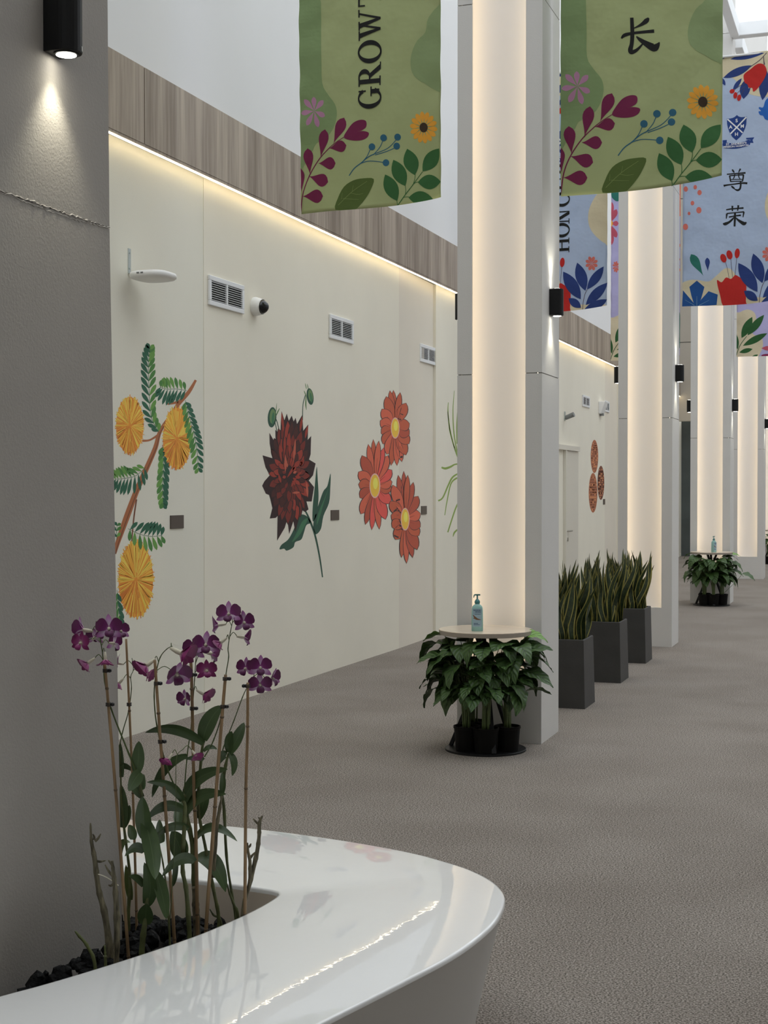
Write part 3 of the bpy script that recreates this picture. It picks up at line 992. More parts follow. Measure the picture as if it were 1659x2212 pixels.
# dahlia
T = crop(540, 800, 3.53)
A = Art()
A.poly('stem', 'dgreen', stroke([T(415, 1060) + (3,), T(450, 1130) + (4,), T(495, 1255) + (4,), T(530, 1420) + (3.4,), T(553, 1578) + (2.6,)]))
A.poly('bud_stalk#1', 'dgreen', stroke([T(225, 465) + (1.6,), T(208, 400) + (1.6,), T(195, 365) + (2,)]))
A.poly('bud_stalk#2', 'dgreen', stroke([T(205, 460) + (1.6,), T(190, 400) + (1.6,), T(180, 380) + (2,)]))
A.poly('bud_stalk#3', 'dgreen', stroke([T(400, 380) + (1.8,), T(404, 260) + (1.6,), T(425, 180) + (1.8,)]))
for bx, by, rx, ry, rot in ((168, 358, 33, 78, 4), (458, 200, 26, 64, -8)):
    bp_ = 'bud#%d' % bx
    A.poly(bp_, 'dgreen', [T(*q) for q in ell(bx, by, rx, ry, 20, rot)])
    A.poly(bp_, 'bud', [T(*q) for q in ell(bx + 3, by - 8, rx * 0.66, ry * 0.72, 20, rot)])
    A.poly(bp_, 'dgreen_b', [T(*q) for q in ell(bx + 7, by + 8, rx * 0.3, ry * 0.6, 16, rot)])
for q in ([(195, 330, 4), (200, 290, 5), (204, 250, 1)], [(200, 345, 4), (212, 315, 8), (225, 290, 3)], [(425, 190, 5), (418, 170, 6), (411, 155, 2)], [(428, 190, 5), (425, 260, 8), (430, 302, 2)],
          [(430, 140, 4), (424, 115, 5), (420, 98, 1)], [(444, 140, 4), (440, 120, 5), (434, 102, 1)]):
    A.poly('bud#168' if q[0][0] < 300 else 'bud#458', 'bud', stroke([T(x, y) + (w / 3.0,) for x, y, w in q]))
A.poly('leaf', 'dgreen', [T(*q) for q in smooth_closed([(478, 1150), (478, 1040), (492, 900), (508, 735), (516, 830), (522, 930), (520, 1010), (505, 1110)])])
A.poly('leaf', 'dgreen', [T(*q) for q in smooth_closed([(500, 1250), (482, 1190), (495, 1110), (530, 1000), (560, 920), (590, 880), (614, 785), (612, 900), (602, 1010), (560, 1110), (540, 1210)])])
A.poly('leaf', 'dgreen_b', [T(*q) for q in smooth_closed([(508, 1180), (520, 1090), (570, 970), (598, 900), (560, 1020), (535, 1110)])])
A.poly('leaf', 'dgreen', [T(*q) for q in smooth_closed([(465, 1160), (430, 1110), (385, 1100), (360, 1140), (330, 1220), (290, 1290), (240, 1330), (225, 1365), (260, 1360), (280, 1375), (330, 1350), (345, 1310), (390, 1290), (410, 1240), (430, 1180)])])
A.poly('leaf', 'dgreen_b', [T(*q) for q in smooth_closed([(440, 1130), (400, 1150), (360, 1230), (320, 1310), (375, 1260), (410, 1200)])])
sil = [(240, 310), (262, 380), (280, 330), (296, 385), (318, 345), (332, 390), (348, 362), (358, 410), (398, 340), (406, 460), (444, 412), (440, 530), (466, 500), (462, 640), (450, 680), (500, 710), (480, 800), (448, 840), (488, 890), (470, 1000), (430, 1000), (446, 1060),
       (420, 1080), (385, 1060), (378, 1110), (345, 1235), (330, 1150), (298, 1250), (285, 1130), (265, 1200), (206, 1300), (210, 1110), (196, 1125), (150, 1130), (170, 1050), (155, 985), (145, 950), (120, 940), (92, 880), (110, 845), (150, 800), (118, 740), (95, 648), (170, 670), (150, 560), (148, 476), (195, 560), (193, 452), (230, 490)]
A.poly('flower_head', 'dah_d', [T(*q) for q in sil])
cx, cy = 300, 800
for ring, (n, rr, wd, cols) in enumerate(((26, 0.90, 56, ('dah_b', 'dah_b', 'dah_a', 'dah_c')), (22, 0.70, 48, ('dah_b', 'dah_a', 'dah_c')), (20, 0.5, 38, ('dah_c', 'dah_b', 'dah_a')), (16, 0.32, 26, ('dah_c', 'dah_e', 'dah_b')))):
    for i in range(n):
        a = 2 * math.pi * (i + random.uniform(-0.2, 0.2)) / n + ring
        RX_, RY_ = 178 * rr, (470 if math.sin(a) < 0 else 420) * rr
        tip = (cx + RX_ * math.cos(a), cy + RY_ * math.sin(a))
        base = (cx + RX_ * 0.45 * math.cos(a), cy + RY_ * 0.45 * math.sin(a))
        lowdark = math.sin(a) > 0.25 and math.cos(a) < 0.2
        col = random.choice(('dah_a', 'dah_a', 'dah_b')) if lowdark else random.choice(cols)
        k = random.uniform(0.8, 1.15)
        A.poly('flower_head', 'dah_d', [T(*q) for q in petal(base[0], base[1], tip[0], tip[1], wd * k * 1.22, 'point', 8)])
        A.poly('flower_head', col, [T(*q) for q in petal(base[0] + (tip[0] - base[0]) * 0.05, base[1] + (tip[1] - base[1]) * 0.05, base[0] + (tip[0] - base[0]) * 0.96, base[1] + (tip[1] - base[1]) * 0.96, wd * k * 0.9, 'point', 8)])
for x0, y0, x1, y1 in ((222, 560, 240, 700), (265, 490, 262, 640), (300, 470, 300, 660), (345, 520, 330, 700), (270, 640, 268, 780), (352, 710, 280, 820), (410, 650, 380, 740), (355, 815, 310, 890), (395, 770, 350, 810), (215, 790, 235, 860), (430, 850, 440, 970), (320, 935, 380, 930), (240, 320, 255, 470), (397, 350, 380, 470), (440, 420, 420, 520)):
    A.poly('flower_head', random.choice(('dah_c', 'dah_e', 'dah_c')), [T(*q) for q in petal(x0, y0, x1, y1, 18, 'point', 8)])
mur = thing('wall_mural', wall_surface(640, 1040, 0), 'painted dark red dahlia with two green buds and a long stem, second wall mural', 'mural', 'flower murals on the cream wall')
lay(A, wall_surface, mur, PAINT)

# three orange daisies, each with its own petals
A = Art()
PETS = [
    ('daisy#1', 1105, 440, 30, 75, [(-12, 152), (-38, 155), (-66, 200), (-98, 295), (-112, 385), (-105, 480), (-92, 560), (-62, 640), (-30, 725), (15, 725), (52, 695), (82, 645), (105, 560), (108, 490), (108, 405), (82, 250), (38, 170)]),
    ('daisy#2', 950, 880, 37, 88, [(-10, 528), (-48, 565), (-95, 650), (-122, 775), (-122, 870), (-112, 970), (-105, 1095), (-70, 1175), (-22, 1215), (35, 1210), (82, 1135), (118, 1015), (130, 905), (130, 850), (128, 760), (100, 650), (68, 590), (30, 540)]),
    ('daisy#3', 1180, 1135, 30, 80, [(-8, 770), (-50, 800), (-92, 875), (-112, 1000), (-105, 1105), (-98, 1195), (-72, 1290), (-26, 1425), (12, 1470), (58, 1425), (92, 1365), (105, 1260), (115, 1195), (115, 1090), (98, 960), (62, 855), (20, 800)])]
for part, cx, cy, ex, ey, tips in PETS:
    n = len(tips)
    for i, (tx, ty) in enumerate(tips):
        dx = tx
        x1, y1 = cx + dx, ty
        x0, y0 = cx + dx * 0.12, cy + (ty - cy) * 0.12
        vert = abs(ty - cy) / (abs(dx) * 3 + abs(ty - cy))
        w = (38 if vert > 0.55 else 62) + (1 - vert) * 30
        A.poly(part, 'ink', [T(*q) for q in petal(x0, y0, x1 + dx * 0.03, y1 + (ty - cy) * 0.012, w + 7, 'round', 9)])
        A.poly(part, random.choice(('day_a', 'day_b', 'day_c', 'day_d' if part == 'daisy#2' else 'day_a')), [T(*q) for q in petal(x0, y0, x1, y1, w - 2, 'round', 9)])
        mx, my = cx + dx * 0.62, cy + (ty - cy) * 0.62
        A.poly(part, 'day_e', stroke([T(cx + dx * 0.2, cy + (ty - cy) * 0.2) + (2.2,), T(mx, my) + (0.6,)], smooth=False))
    A.poly(part, 'eye_b', [T(*q) for q in ell(cx, cy, ex * 1.12, ey * 1.08)])
    A.poly(part, 'eye_a', [T(*q) for q in ell(cx, cy, ex * 0.94, ey * 0.96)])
    A.poly(part, 'eye_c', [T(*q) for q in ell(cx + 4, cy - ey * 0.2, ex * 0.5, ey * 0.5)])
mur = thing('wall_mural', wall_surface(840, 1030, 0), 'painted group of three orange daisies with yellow centres, third wall mural', 'mural', 'flower murals on the cream wall')
lay(A, wall_surface, mur, PAINT)

# thin green stems half hidden by the second column
A = Art()
for q in ([(1512, 245, 4), (1510, 330, 7), (1530, 480, 8), (1575, 640, 8), (1630, 760, 8)], [(1508, 315, 4), (1525, 470, 7), (1570, 620, 8)], [(1558, 155, 3), (1548, 300, 6), (1555, 480, 8), (1590, 680, 8)], [(1590, 240, 4), (1577, 400, 7), (1578, 560, 8)],
          [(1460, 740, 12), (1490, 748, 16), (1530, 735, 14), (1560, 718, 10), (1600, 712, 10)], [(1435, 995, 12), (1470, 970, 10), (1510, 880, 11), (1545, 815, 12), (1600, 780, 9)], [(1485, 1105, 5), (1500, 1010, 7), (1530, 870, 9), (1570, 825, 12), (1600, 820, 9)],
          [(1508, 1235, 9), (1530, 1165, 9), (1565, 1060, 10), (1600, 980, 9)], [(1548, 1268, 4), (1560, 1235, 12), (1600, 1200, 9)], [(1600, 640, 9), (1640, 820, 12), (1650, 1100, 12), (1645, 1300, 9)]):
    A.poly('stem#%d' % q[0][1], 'grass', stroke([T(x, y) + (w / 3.3,) for x, y, w in q]))
mur = thing('wall_mural', wall_surface(975, 1000, 0), 'painted thin green grass-like stems, mural mostly hidden by the second column', 'mural', 'flower murals on the cream wall')
lay(A, wall_surface, mur, PAINT)

# brown scaly cones on the distant wall
A = Art()
for k, (cx, cy, rx, ry) in enumerate(((1284, 986, 8.2, 36), (1298, 1043, 7.4, 37), (1281, 1064.5, 9.4, 43))):
    A.poly('cone#%d' % k, 'cone_b' if k == 1 else 'cone_a', ell(cx, cy, rx, ry))
    for j in range(15):
        for i in range(6):
            x = cx + rx * (-0.75 + 0.3 * i + (0.15 if j % 2 else 0)); y_ = cy + ry * (-0.9 + 0.125 * j)
            if ((x - cx) / rx) ** 2 + ((y_ - cy) / ry) ** 2 < 0.78:
                A.poly('cone#%d' % k, random.choice(('cone_b', 'cone_c', 'cone_b', 'cone_a')), ell(x, y_, rx * 0.12, ry * 0.045, 8))
mur = thing('wall_mural', wall_surface(1289, 1030, 0), 'painted brown scaly cones, small distant mural right of the second column', 'mural', 'flower murals on the cream wall')
lay(A, wall_surface, mur, PAINT)


# ------------------------------------------------------------------ hanging banners
BG = 2.3
for nm, c in dict(green=(122, 128, 92), green_blob=(96, 112, 76), green_blob_b=(104, 117, 82), mauve=(134, 96, 118), magenta=(84, 20, 50), teal_blue=(32, 70, 88), yellow=(172, 122, 42), seed=(44, 32, 22), olive=(60, 74, 32), olive_vein=(92, 104, 56),
                  leafgreen=(38, 74, 38), black=(16, 16, 15), grey_blue=(128, 138, 154), beige=(158, 148, 124), coral=(158, 84, 74), teal=(30, 84, 74), navy=(26, 42, 88), geo=(20, 58, 106), geo_line=(80, 110, 130), red=(140, 26, 22), thread=(62, 50, 60),
                  crest=(24, 46, 96), pale=(176, 184, 192), lavender=(132, 128, 154), pink=(150, 62, 92), pinkred=(142, 62, 76), orange=(176, 78, 48), hot=(96, 22, 54), leafdark=(30, 66, 32), sky=(24, 70, 130)).items():
    paint(nm, c, 0.85, translucent=0.25, gain=BG, bump=0.3)
M['rod'] = mat('white_banner_rod', (0.7, 0.7, 0.7), 0.4)
ZB, HB = 3.50, 2.53


class Banner:
    def __init__(s, x0, x1, Y, seed, taper=0.0):
        s.x0, s.w, s.Y, s.seed, s.taper = x0, x1 - x0, Y, seed, taper

    def curl(s, q): return 0.040 * max(0, q) ** 4 - 0.012 * math.sin(math.pi * q) - 0.01 * (1 - q) ** 6

    def disp(s, x, t):
        q = x / s.w
        k = s.seed
        d = 0.012 * math.sin(5.2 * q + k + 0.8 * t) * min(1, t / 0.5 + 0.5)
        d += 0.0055 * math.exp(-q / 0.10) * math.sin(26 * t - 9 * q + k)
        d += 0.0055 * math.exp(-(1 - q) / 0.10) * math.sin(23 * t + 11 * q + 2 * k)
        d += 0.022 * math.exp(-t / 0.25) * math.sin(4.3 * q + 1.3 * k)
        d += 0.003 * math.sin(9 * q + 13 * t + k) + 0.002 * math.sin(21 * q - 17 * t + 3 * k)
        return d

    def surf(s, x, t, h):
        q = x / s.w
        xs = s.taper * (1 - q) * max(0, 1 - t / 1.5)
        return Vector((s.x0 + x + xs, s.Y + s.disp(x, t) - h, ZB + t + s.curl(q) * math.exp(-t / 0.35)))

    def loc(s, u, v):
        """photo pixel -> place on the cloth (metres from its left edge and from its bottom)"""
        p = PY(u, v, s.Y)
        x, t = p.x - s.x0, p.z - ZB
        for _ in range(3):
            t2 = p.z - ZB - s.curl(min(1, max(0, x / s.w))) * math.exp(-max(0, t) / 0.35)
            t = t2
        return (x, t)

    def clip(s, pts):
        return [(min(s.w, max(0.0, x)), min(HB, max(0.0, t))) for x, t in pts]

    def build(s, art, label, colour):
        root = thing('hanging_banner', (s.x0 + s.w / 2, s.Y, ZB), label, 'banner', 'cloth banners hung beside the columns')
        m = MB()
        nx, nz = 40, 96
        m.grid([[s.surf(s.w * i / nx, HB * j / nz, 0) for i in range(nx + 1)] for j in range(nz + 1)])
        o = m.build('cloth', PAINT[colour], root, smooth=True)
        sd = o.modifiers.new('thickness', 'SOLIDIFY'); sd.thickness = 0.0012; sd.offset = -1
        lay(art, s.surf, root, PAINT, step=0.025, lift0=0.0014, lift=0.0008, levels=True)
        left = s.x0 < -2.4
        xa, xb = (s.x0 - 0.03, PX0) if left else (PX1, s.x0 + s.w + 0.03)
        MB().tube([(xa, s.Y, ZB + HB - 0.015), (xb, s.Y, ZB + HB - 0.015)], 0.012, 10).build('rod', M['rod'], root)
        return root


class Pen:
    """draws on a banner from photo crops"""
    def __init__(s, b, art): s.b, s.A = b, art
    def pts(s, T, P): return s.b.clip([s.b.loc(*T(x, y)) for x, y in P])
    def poly(s, part, col, T, P): s.A.poly(part, col, s.pts(T, P))
    def stroke(s, part, col, T, P, **k): s.poly(part, col, T, stroke(P, **k))
    def petal(s, part, col, T, x0, y0, x1, y1, w, kind='lens'): s.poly(part, col, T, petal(x0, y0, x1, y1, w, kind, 10))


# serif capitals as bands: lists of (left point, right point) pairs in a unit-high box
def band(p, q, n=6):
    """p, q: ((x, y), (x, y)) end edges"""
    return [(((p[0][0] * (1 - t) + q[0][0] * t), (p[0][1] * (1 - t) + q[0][1] * t)), ((p[1][0] * (1 - t) + q[1][0] * t), (p[1][1] * (1 - t) + q[1][1] * t))) for t in [i / n for i in range(n + 1)]]


def hbar(x0, x1, y0, y1): return band(((x0, y0), (x0, y1)), ((x1, y0), (x1, y1)))
def vbar(x0, x1, y0, y1): return band(((x0, y0), (x1, y0)), ((x0, y1), (x1, y1)))


def arc(cx, cy, ro, so, ri, si, a0, a1, n=30, shift=0.0):
    out = []
    for i in range(n + 1):
        a = R(a0 + (a1 - a0) * i / n)
        out.append(((cx + ro * math.cos(a), cy + so * math.sin(a)), (cx + shift + ri * math.cos(a), cy + si * math.sin(a))))
    return out


GLYPH = {
    'G': (0.94, [arc(0.47, 0.5, 0.46, 0.53, 0.265, 0.462, 36, 332, 40), vbar(0.645, 0.83, 0.06, 0.44), hbar(0.53, 0.94, 0.395, 0.455), vbar(0.735, 0.80, 0.66, 1.0)]),
    'R': (0.92, [vbar(0.11, 0.305, 0, 1), hbar(0.01, 0.42, 0, 0.06), hbar(0.01, 0.42, 0.94, 1.0), arc(0.40, 0.735, 0.355, 0.27, 0.15, 0.205, -90, 90, 22), hbar(0.27, 0.41, 0.465, 0.53), hbar(0.27, 0.41, 0.94, 1.005), band(((0.34, 0.49), (0.56, 0.49)), ((0.71, 0.0), (0.95, 0.0))), hbar(0.71, 1.02, 0, 0.05)]),
    'O': (1.02, [arc(0.5, 0.5, 0.49, 0.53, 0.29, 0.455, 0, 360, 48)]),
    'W': (1.34, [band(((0.10, 1), (0.31, 1)), ((0.40, 0), (0.50, 0))), band(((0.40, 0), (0.50, 0)), ((0.63, 0.9), (0.70, 0.9))), band(((0.52, 1), (0.73, 1)), ((0.84, 0), (0.94, 0))), band(((0.84, 0), (0.94, 0)), ((1.12, 1), (1.20, 1))), hbar(0.01, 0.42, 0.94, 1.0), hbar(0.44, 0.82, 0.94, 1.0), hbar(1.0, 1.32, 0.94, 1.0)]),
    'T': (0.88, [vbar(0.34, 0.535, 0, 1), hbar(0.02, 0.86, 0.925, 1), vbar(0.02, 0.085, 0.70, 1), vbar(0.795, 0.86, 0.70, 1), hbar(0.24, 0.64, 0, 0.06)]),
    'H': (1.02, [vbar(0.13, 0.315, 0, 1), vbar(0.705, 0.89, 0, 1), hbar(0.30, 0.72, 0.465, 0.535), hbar(0.02, 0.42, 0, 0.055), hbar(0.02, 0.42, 0.945, 1), hbar(0.60, 1.0, 0, 0.055), hbar(0.60, 1.0, 0.945, 1)]),
    'N': (1.04, [vbar(0.15, 0.225, 0, 1), vbar(0.80, 0.875, 0, 1), band(((0.09, 1), (0.32, 1)), ((0.65, 0), (0.875, 0))), hbar(0.02, 0.37, 0, 0.055), hbar(0.02, 0.30, 0.945, 1), hbar(0.66, 1.01, 0.945, 1)]),
    'U': (1.0, [vbar(0.12, 0.305, 0.3, 1), vbar(0.76, 0.835, 0.3, 1), arc(0.4775, 0.32, 0.3575, 0.35, 0.28, 0.275, 180, 360, 24, 0.06), hbar(0.01, 0.42, 0.945, 1), hbar(0.62, 0.98, 0.945, 1)])}


def lettering(b, root, word, base_x, h, starts=None, t0=0.0, gap=0.06):
    t = t0
    for i, ch in enumerate(word):
        adv, bands = GLYPH[ch]
        if starts and i < len(starts): t = starts[i]
        m = MB()
        for bd in bands:
            m.grid([[b.surf(base_x - q[1] * h, t + q[0] * h, 0.0034) for q in pr] for pr in bd])
        m.build('letter', PAINT['black'], root)
        t += (adv + gap) * h


def text_on(b, root, txt, x, t, size, col, part='lettering', up=0.0062, squash=1.0, bend=0.0):
    cu = bpy.data.curves.new('lettering_source', 'FONT')
    cu.body = txt
    cu.size = size
    cu.align_x = 'CENTER'
    cu.align_y = 'CENTER'
    cu.offset = size * 0.025
    o = bpy.data.objects.new('lettering_source', cu)
    me = bpy.data.meshes.new_from_object(o)
    m = MB()
    m.add([b.surf(x + v.co.x * squash, t + v.co.y + bend * v.co.x ** 2, up) for v in me.vertices], [list(p.vertices) for p in me.polygons])
    bpy.data.objects.remove(o); bpy.data.curves.remove(cu); bpy.data.meshes.remove(me)
    m.build(part, PAINT[col], root)


def green_art(pen, shapes_T):
    T = shapes_T
    P, S, L = pen.poly, pen.stroke, pen.petal
    P('background_shape', 'green_blob', T, smooth_closed([(60, -300), (280, -300), (296, 0), (300, 220), (302, 420), (350, 510), (412, 590), (428, 680), (395, 790), (320, 870), (240, 905), (190, 985), (60, 1040)], 3))
    P('background_shape', 'green_blob_b', T, smooth_closed([(1360, -200), (1220, -120), (1190, 0), (1120, 70), (1072, 170), (1060, 270), (1090, 350), (1180, 410), (1360, 440)], 3))
    for x, y in ((225, 530), (312, 560), (326, 688), (266, 776), (165, 762), (112, 662), (140, 552)):
        L('pink_flower', 'mauve', T, 232, 645, x, y, 44, 'drop')
    S('magenta_branch', 'magenta', T, [(100, 1445, 9), (128, 1290, 9), (180, 1160, 9), (260, 1040, 8), (340, 960, 7), (410, 905, 6), (500, 850, 5)])
    for a in ((187, 1150, 165, 940, 88), (283, 1018, 325, 792, 88), (400, 908, 492, 698, 92), (360, 945, 512, 920, 92), (260, 1062, 414, 1062, 98), (178, 1165, 347, 1212, 104), (122, 1325, 303, 1325, 108), (112, 1290, 96, 1100, 70)):
        L('magenta_branch', 'magenta', T, *a, 'drop')
    P('magenta_branch', 'magenta', T, smooth_closed([(492, 858), (520, 800), (570, 740), (630, 714), (678, 722), (680, 770), (640, 800), (608, 808), (660, 803), (704, 818), (690, 855), (640, 878), (560, 880)], 4))
    for q in ([(535, 1162, 7), (580, 1105, 8), (640, 1062, 8), (720, 1002, 7), (860, 940, 6), (935, 868, 6)], [(640, 1065, 7), (690, 1010, 6), (722, 945, 6)], [(745, 995, 6), (800, 930, 6), (826, 870, 6)], [(760, 995, 6), (850, 965, 6), (930, 930, 6)], [(640, 1062, 7), (720, 1044, 6), (840, 1053, 6)]):
        S('blue_berry_twig', 'teal_blue', T, q)
    for x, y in ((733, 930), (830, 855), (948, 846), (940, 918), (852, 1055)):
        P('blue_berry_twig', 'teal_blue', T, ell(x, y, 28, 28))
    for i in range(14):
        a = 2 * math.pi * i / 14 + 0.1
        L('yellow_flower', 'yellow', T, 1172 + 22 * math.cos(a), 765 + 22 * math.sin(a), 1172 + 120 * math.cos(a), 765 + 130 * math.sin(a), 40, 'drop')
    P('yellow_flower', 'seed', T, ell(1173, 766, 35, 39))
    P('olive_leaf', 'olive', T, smooth_closed([(416, 1436), (438, 1340), (490, 1250), (570, 1200), (660, 1182), (748, 1187), (722, 1270), (672, 1350), (605, 1425), (560, 1445)], 3))
    for q in ([(440, 1400, 4), (560, 1290, 4), (690, 1205, 3)], [(480, 1345, 3), (560, 1350, 3), (620, 1352, 2)], [(545, 1300, 3), (600, 1310, 3), (655, 1305, 2)], [(470, 1350, 3), (475, 1300, 2)], [(560, 1290, 3), (570, 1240, 2)]):
        S('olive_leaf', 'olive_vein', T, q)
    for q in ([(945, 1402, 7), (1010, 1312, 7), (1080, 1226, 6), (1160, 1118, 5)], [(948, 1400, 6), (945, 1372, 5), (940, 1345, 5)], [(1016, 1302, 6), (1018, 1270, 5), (1014, 1230, 5)], [(1083, 1222, 6), (1095, 1180, 5), (1098, 1140, 5)], [(1075, 1228, 5), (1100, 1210, 5), (1130, 1202, 5)], [(995, 1330, 5), (1020, 1325, 5), (1050, 1325, 5)]):
        S('green_branch', 'leafgreen', T, q)
    for a in ((946, 1358, 846, 1150, 118), (1016, 1238, 914, 1030, 118), (1096, 1148, 1030, 938, 124), (1160, 1116, 1306, 932, 118), (1122, 1205, 1318, 1196, 118), (1042, 1330, 1248, 1336, 114)):
        L('green_branch', 'leafgreen', T, *a)


T4 = crop(1180, 0, 3.4635)
T5 = crop(1180, 380, 3.4635)
Y1, Y2, Y3 = 9.0, 14.86, 20.7
bc = Banner(PY(1210, 250, Y1).x, PY(1560.5, 250, Y1).x, Y1, 0.7)
A = Art(); pen = Pen(bc, A)
green_art(pen, T4)
for q in ([(642, 136, 26), (646, 250, 30), (641, 330, 30), (631, 372, 36), (638, 392, 34), (668, 385, 26), (700, 360, 18), (738, 318, 7)], [(768, 138, 14), (752, 158, 36), (722, 182, 26), (690, 200, 16), (655, 216, 8)], [(563, 290, 12), (588, 266, 26), (650, 252, 20), (730, 244, 22), (810, 238, 26)],
          [(676, 276, 8), (700, 298, 24), (740, 326, 38), (790, 355, 54), (815, 362, 56), (836, 344, 34), (850, 322, 8)]):
    pen.stroke('written_character', 'black', T4, q)
bc.build(A, 'olive green cloth banner with one large black Chinese character, right of the second column', 'green')
art_green = A.parts
bgro = Banner(PY(646, 250, Y1).x, PY(950.5, 250, Y1).x, Y1, 2.3, taper=0.012)
A = Art()
for part, L in art_green.items():
    if part != 'written_character':
        for col, pts, od in L:
            A.poly(part, col, [(min(bgro.w, x * bgro.w / bc.w), t) for x, t in pts], od)
rg = bgro.build(A, 'olive green cloth banner lettered GROWTH, left of the second column', 'green')
base_x = bgro.loc(822.7, 150)[0]
lettering(bgro, rg, 'GROWTH', base_x, 0.157, [bgro.loc(798, v)[1] for v in (236.5, 187.5, 137.8, 87.5, 15.0)])

# blue-grey pair
bz = Banner(PY(1475, 500, Y2).x, PY(1475, 500, Y2).x + 1.02, Y2, 4.0)
bh = Banner(PY(1311.5, 550, Y2).x - 1.02, PY(1311.5, 550, Y2).x, Y2, 1.4)


class Shifted(Pen):
    """draws crops of the left banner of a pair at the same place on the right one, and back"""
    def __init__(s, src, b, art): s.src, s.b, s.A = src, b, art
    def pts(s, T, P): return s.b.clip([s.src.loc(*T(x, y)) for x, y in P])


def blue_art(pz, ph):
    P, S, L = pz.poly, pz.stroke, pz.petal
    P('background_shape', 'beige', T5, smooth_closed([(1000, 1010), (1000, 830), (1060, 785), (1130, 780), (1215, 790), (1275, 745), (1340, 690), (1400, 715), (1470, 840), (1540, 900), (1640, 905), (1760, 900), (1760, 1010)], 4))
    ph.poly('background_shape', 'beige', T5, smooth_closed([(520, 100), (400, 120), (345, 190), (315, 280), (320, 370), (360, 440), (440, 505), (520, 520)], 4))
    for x, y, r in ((1045, 100, 20), (1115, 85, 16), (1147, 125, 20), (1095, 205, 17), (1143, 258, 24), (1070, 283, 13), (1043, 383, 24)):
        P('coral_dot', 'coral', T5, ell(x, y, r * 0.8, r))
    L('falling_petal', 'teal', T5, 1177, 750, 1085, 588, 66, 'drop')
    L('falling_petal', 'navy', T5, 1210, 716, 1205, 612, 36, 'drop')
    P('blue_flower', 'geo', T5, [(1018, 985), (1024, 857), (1124, 985)])
    P('blue_flower', 'geo', T5, [(1112, 985), (1088, 900), (1072, 832), (1128, 785), (1184, 832), (1160, 920), (1140, 985)])
    P('blue_flower', 'geo', T5, [(1132, 985), (1160, 925), (1215, 863), (1283, 888), (1274, 965), (1200, 985)])
    for q in ([(1128, 970, 4), (1128, 900, 2)], [(1110, 970, 4), (1040, 930, 2)], [(1145, 970, 4), (1220, 930, 2)]):
        S('blue_flower', 'geo_line', T5, q, smooth=False)
    for q in ([(1340, 640, 3), (1356, 700, 3), (1368, 770, 3)], [(1380, 615, 3), (1386, 690, 3), (1394, 760, 3)], [(1424, 605, 3), (1418, 680, 3), (1410, 750, 3)]):
        S('red_cup_flower', 'thread', T5, q)
    for x, y, rx, ry, ro in ((1325, 615, 22, 33, -18), (1370, 589, 22, 34, -14), (1428, 578, 19, 37, 6)):
        P('red_cup_flower', 'red', T5, ell(x, y, rx, ry, 20, ro))
    P('red_cup_flower', 'red', T5, smooth_closed([(1277, 782), (1312, 796), (1345, 760), (1382, 770), (1414, 741), (1450, 758), (1482, 764), (1496, 830), (1492, 930), (1488, 990), (1338, 990), (1300, 890)], 4))
    S_, L_ = ph.stroke, ph.petal
    S_('navy_branch', 'thread', T5, [(274, 1030, 4), (278, 960, 4), (292, 890, 4), (312, 845, 3)])
    for a in ((262, 925, 130, 718, 92), (296, 862, 233, 650, 84), (308, 852, 430, 678, 66), (298, 968, 458, 798, 72), (276, 1022, 458, 924, 66), (264, 988, 170, 918, 60)):
        L_('navy_branch', 'navy', T5, *a)
    for i in range(8):
        a = 2 * math.pi * (i + 0.5) / 8
        L_('coral_flower', 'coral', T5, 340, 655, 340 + 48 * math.cos(a), 655 + 56 * math.sin(a), 24, 'drop')
    Z = crop(1540, 110, 8.85)
    P('background_shape', 'beige', Z, smooth_closed([(-160, -60), (-160, 470), (200, 500), (370, 510), (470, 610), (600, 760), (780, 850), (1060, 880), (1300, 800), (1700, 700), (1700, -60)], 3))
    for a in ((330, 155, 985, 45, 110), (200, 508, 745, 280, 150), (1180, 60, 1680, 200, 120), (-60, 120, 225, 130, 90)):
        L('top_flower_spray', 'navy', Z, *a)
    L('top_flower_spray', 'navy', Z, 150, 500, 235, 655, 70); L('top_flower_spray', 'navy', Z, 380, 745, 550, 520, 80)
    L('top_flower_spray', 'navy', Z, 610, 560, 585, 918, 170); L('top_flower_spray', 'navy', Z, 1020, 360, 948, 945, 200); L('top_flower_spray', 'navy', Z, 720, 690, 590, 900, 60)
    for q in ([(1030, 40, 12), (900, 180, 12), (740, 290, 12), (660, 350, 8)], [(970, 110, 12), (975, 190, 16), (985, 270, 26)], [(610, 625, 8), (520, 660, 8), (400, 750, 8)], [(610, 680, 8), (530, 740, 8), (440, 830, 8)], [(600, 730, 8), (560, 800, 8), (500, 880, 8)]):
        S('top_flower_spray', 'thread', Z, q)
    P('top_flower_spray', 'red', Z, smooth_closed([(584, 480), (620, 420), (720, 350), (820, 272), (910, 246), (990, 282), (1030, 380), (1005, 490), (930, 620), (830, 745), (770, 776), (752, 708), (690, 700), (655, 635), (606, 600)], 4))
    for x, y, rx, ry, ro in ((366, 770, 50, 42, -20), (428, 848, 38, 62, 10), (500, 892, 38, 62, 14)):
        P('top_flower_spray', 'red', Z, ell(x, y, rx, ry, 20, ro))
    P('blue_bell', 'sky', Z, smooth_closed([(960, 1080), (1000, 960), (1060, 900), (1160, 880), (1260, 960), (1270, 1120), (1200, 1280), (1090, 1330), (1000, 1310), (960, 1245), (900, 1225), (872, 1160), (920, 1150), (878, 1100), (890, 1075)], 4))
